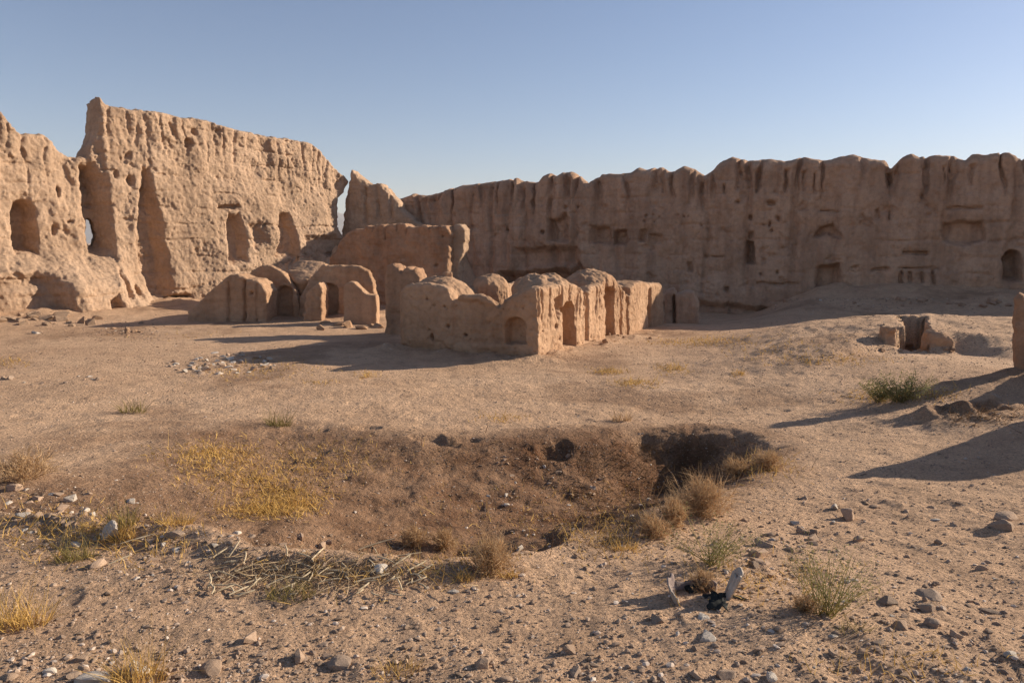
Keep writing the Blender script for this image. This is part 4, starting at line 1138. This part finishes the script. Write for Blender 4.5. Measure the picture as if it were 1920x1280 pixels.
# ------------------------------------------------------------------ broken basin with torn dark scraps
def curved_shard(name, mat, parent, rad, a0, a1, h0, h1, th, flare, r, hprof):
    n = 14; m = 7
    V = []
    for s in (0, 1):
        for i in range(n):
            a = a0 + (a1 - a0) * i / (n - 1)
            top = h1 * hprof(i / (n - 1))
            for j in range(m):
                z = h0 + (top - h0) * j / (m - 1)
                rr = rad + flare * z + (th if s else 0) + .004 * math.sin(9 * a + 5 * z)
                V.append((rr * math.cos(a), rr * math.sin(a), z))
    V = np.array(V); F = []
    ix = lambda s, i, j: s * n * m + i * m + j
    for i in range(n - 1):
        for j in range(m - 1):
            F.append([ix(0, i, j), ix(0, i, j + 1), ix(0, i + 1, j + 1), ix(0, i + 1, j)])
            F.append([ix(1, i, j), ix(1, i + 1, j), ix(1, i + 1, j + 1), ix(1, i, j + 1)])
        F.append([ix(0, i, m - 1), ix(1, i, m - 1), ix(1, i + 1, m - 1), ix(0, i + 1, m - 1)])
        F.append([ix(0, i, 0), ix(0, i + 1, 0), ix(1, i + 1, 0), ix(1, i, 0)])
    for j in range(m - 1):
        F.append([ix(0, 0, j), ix(1, 0, j), ix(1, 0, j + 1), ix(0, 0, j + 1)])
        F.append([ix(0, n - 1, j), ix(0, n - 1, j + 1), ix(1, n - 1, j + 1), ix(1, n - 1, j)])
    return mesh_obj(name, V, F, mat, parent)
g = G(1312, 1118)[0]; d = math.hypot(g[0], g[1], CAM_Z - g[2]); pm = d / FPX
root = empty('broken_basin', g)
tag(root, 'broken weathered grey wooden basin with upright split staves on the lower right dirt', 'basin')
M_wood = simple_mat('weathered_wood', (.16, .12, .11), (.38, .30, .26), 14)
M_woodp = simple_mat('pale_split_wood', (.42, .34, .27), (.62, .52, .42), 14)
R0 = 46 * pm
curved_shard('stave', M_woodp, root, R0, -.34, .16, -.02, 46 * pm, .012, .42, rng, lambda q: .86 + .14 * math.sin(5 * q + 1))
curved_shard('stave', M_woodp, root, R0 + .016, -.12, .36, -.02, 52 * pm, .010, .44, rng, lambda q: .7 + .2 * math.sin(3 * q) + .03 * math.sin(11 * q))
curved_shard('stave', M_wood, root, R0, 2.35, 3.35, -.02, 30 * pm, .010, .30, rng, lambda q: .62 + .22 * math.sin(4 * q + .6) + .1 * math.sin(17 * q))
curved_shard('stave', M_woodp, root, R0 + .008, 3.3, 3.75, -.02, 27 * pm, .010, .34, rng, lambda q: .95 - .5 * q + .08 * math.sin(13 * q))
curved_shard('rim', M_wood, root, R0, .7, 2.4, -.02, 13 * pm, .010, .2, rng, lambda q: .7 + .3 * math.sin(7 * q))
shrub(1318, 1106, 62, 34, 'scrub', 'brown dead tuft growing inside the broken basin', dens=.7)
M_plastic = simple_mat('dark_plastic', (.02, .021, .02), (.045, .045, .04), 6, .004, .75)
def scrap(px, py, wpx, hpx, label, seed, up=.4):
    g = G(px, py)[0]; d = math.hypot(g[0], g[1], CAM_Z - g[2]); w = wpx / FPX * d / 2; l = hpx / FPX * d
    r = np.random.default_rng(seed); n = 8
    q = np.linspace(-1, 1, n); X, Y = np.meshgrid(q, q, indexing='ij')
    Z = .35 * l * fbm2(X, Y, .9, 3, seed) + up * l * (Y * .5 + .5) + .12 * l
    X = X * w * (1 + .3 * fbm2(X, Y, .6, 2, seed + 1)) * (1 - .35 * (Y + 1) / 2); Yy = Y * l * .6
    top = np.stack([X, Yy, Z], -1).reshape(-1, 3); bot = top - [0, 0, .006]
    ii = (np.arange(n - 1)[:, None] * n + np.arange(n - 1)[None, :]).ravel()
    f = np.stack([ii, ii + n, ii + n + 1, ii + 1], 1)
    b = np.concatenate([np.arange(n), np.arange(1, n) * n + n - 1, (n - 1) * n + np.arange(n - 2, -1, -1), np.arange(n - 2, 0, -1) * n])
    bb = np.roll(b, -1)
    F = np.concatenate([f, f[:, ::-1] + n * n, np.stack([b, bb, bb + n * n, b + n * n], 1)])
    o = mesh_obj('plastic_scrap', np.concatenate([top, bot]), F, M_plastic, None, None)
    o.location = g; o.rotation_euler = (0, 0, r.uniform(-.6, .6))
    tag(o, label, 'scrap')
scrap(1300, 1106, 34, 22, 'black torn scrap lying inside the broken basin', 5)
scrap(1345, 1136, 32, 24, 'dark green folded scrap in front of the broken basin', 8, .6)
scrap(1372, 1118, 44, 10, 'long thin black scrap right of the broken basin', 12, .1)
scrap(1332, 1118, 34, 10, 'small black scrap between the folded one and the basin', 16, .15)

# ------------------------------------------------------------------ light, sky, camera
S = Vector((math.sin(SUN_AZ) * math.cos(SUN_EL), math.cos(SUN_AZ) * math.cos(SUN_EL), math.sin(SUN_EL)))
ld = bpy.data.lights.new('sun', 'SUN'); ld.energy = 5.0; ld.angle = math.radians(.55); ld.color = (1, .885, .725)
lo = bpy.data.objects.new('sun', ld); COL.objects.link(lo); lo.rotation_euler = S.to_track_quat('Z', 'Y').to_euler(); lo.location = (20, 10, 30)
w = bpy.data.worlds.new('World'); scene.world = w; w.use_nodes = True
t = w.node_tree
bg = t.nodes['Background']; bg.inputs['Strength'].default_value = .082
sk = t.nodes.new('ShaderNodeTexSky'); sk.sky_type = 'NISHITA'; sk.sun_disc = False
sk.sun_elevation = SUN_EL; sk.sun_rotation = SUN_AZ; sk.altitude = 1000; sk.air_density = 1.0; sk.dust_density = .9; sk.ozone_density = 4.0
tint = t.nodes.new('ShaderNodeMix'); tint.data_type = 'RGBA'; tint.blend_type = 'MULTIPLY'; tint.inputs[0].default_value = 1
tint.inputs[7].default_value = (1.27, 1.05, .97, 1)
t.links.new(sk.outputs[0], tint.inputs[6]); t.links.new(tint.outputs[2], bg.inputs[0])
cam = bpy.data.cameras.new('camera'); co_ = bpy.data.objects.new('camera', cam); COL.objects.link(co_)
cam.sensor_width = 36; cam.lens = FPX / 1920 * 36; cam.clip_end = 20000; cam.clip_start = .05
co_.location = (0, 0, CAM_Z); co_.rotation_euler = (math.pi / 2 - PITCH, 0, 0)
scene.camera = co_
vs = scene.view_settings; vs.view_transform = 'Standard'; vs.look = 'None'; vs.gamma = 1; vs.exposure = .7; vs.use_curve_mapping = False

# ------------------------------------------------------------------ dusty air
import bmesh
bm = bmesh.new(); bmesh.ops.create_cube(bm, size=1)
me = bpy.data.meshes.new('haze'); bm.to_mesh(me); bm.free()
hz_ = bpy.data.objects.new('haze', me); COL.objects.link(hz_)
hz_.scale = (7000, 6500, 340); hz_.location = (-500, 2900, 160)
hmat = bpy.data.materials.new('dusty_air'); t = nt(hmat)
pv = N(t, 'ShaderNodeVolumePrincipled'); pv.inputs['Color'].default_value = (.93, .92, .92, 1); pv.inputs['Density'].default_value = .00013; pv.inputs['Anisotropy'].default_value = .0
ho = N(t, 'ShaderNodeOutputMaterial'); t.links.new(pv.outputs[0], ho.inputs['Volume'])
me.materials.append(hmat); hz_['kind'] = 'stuff'
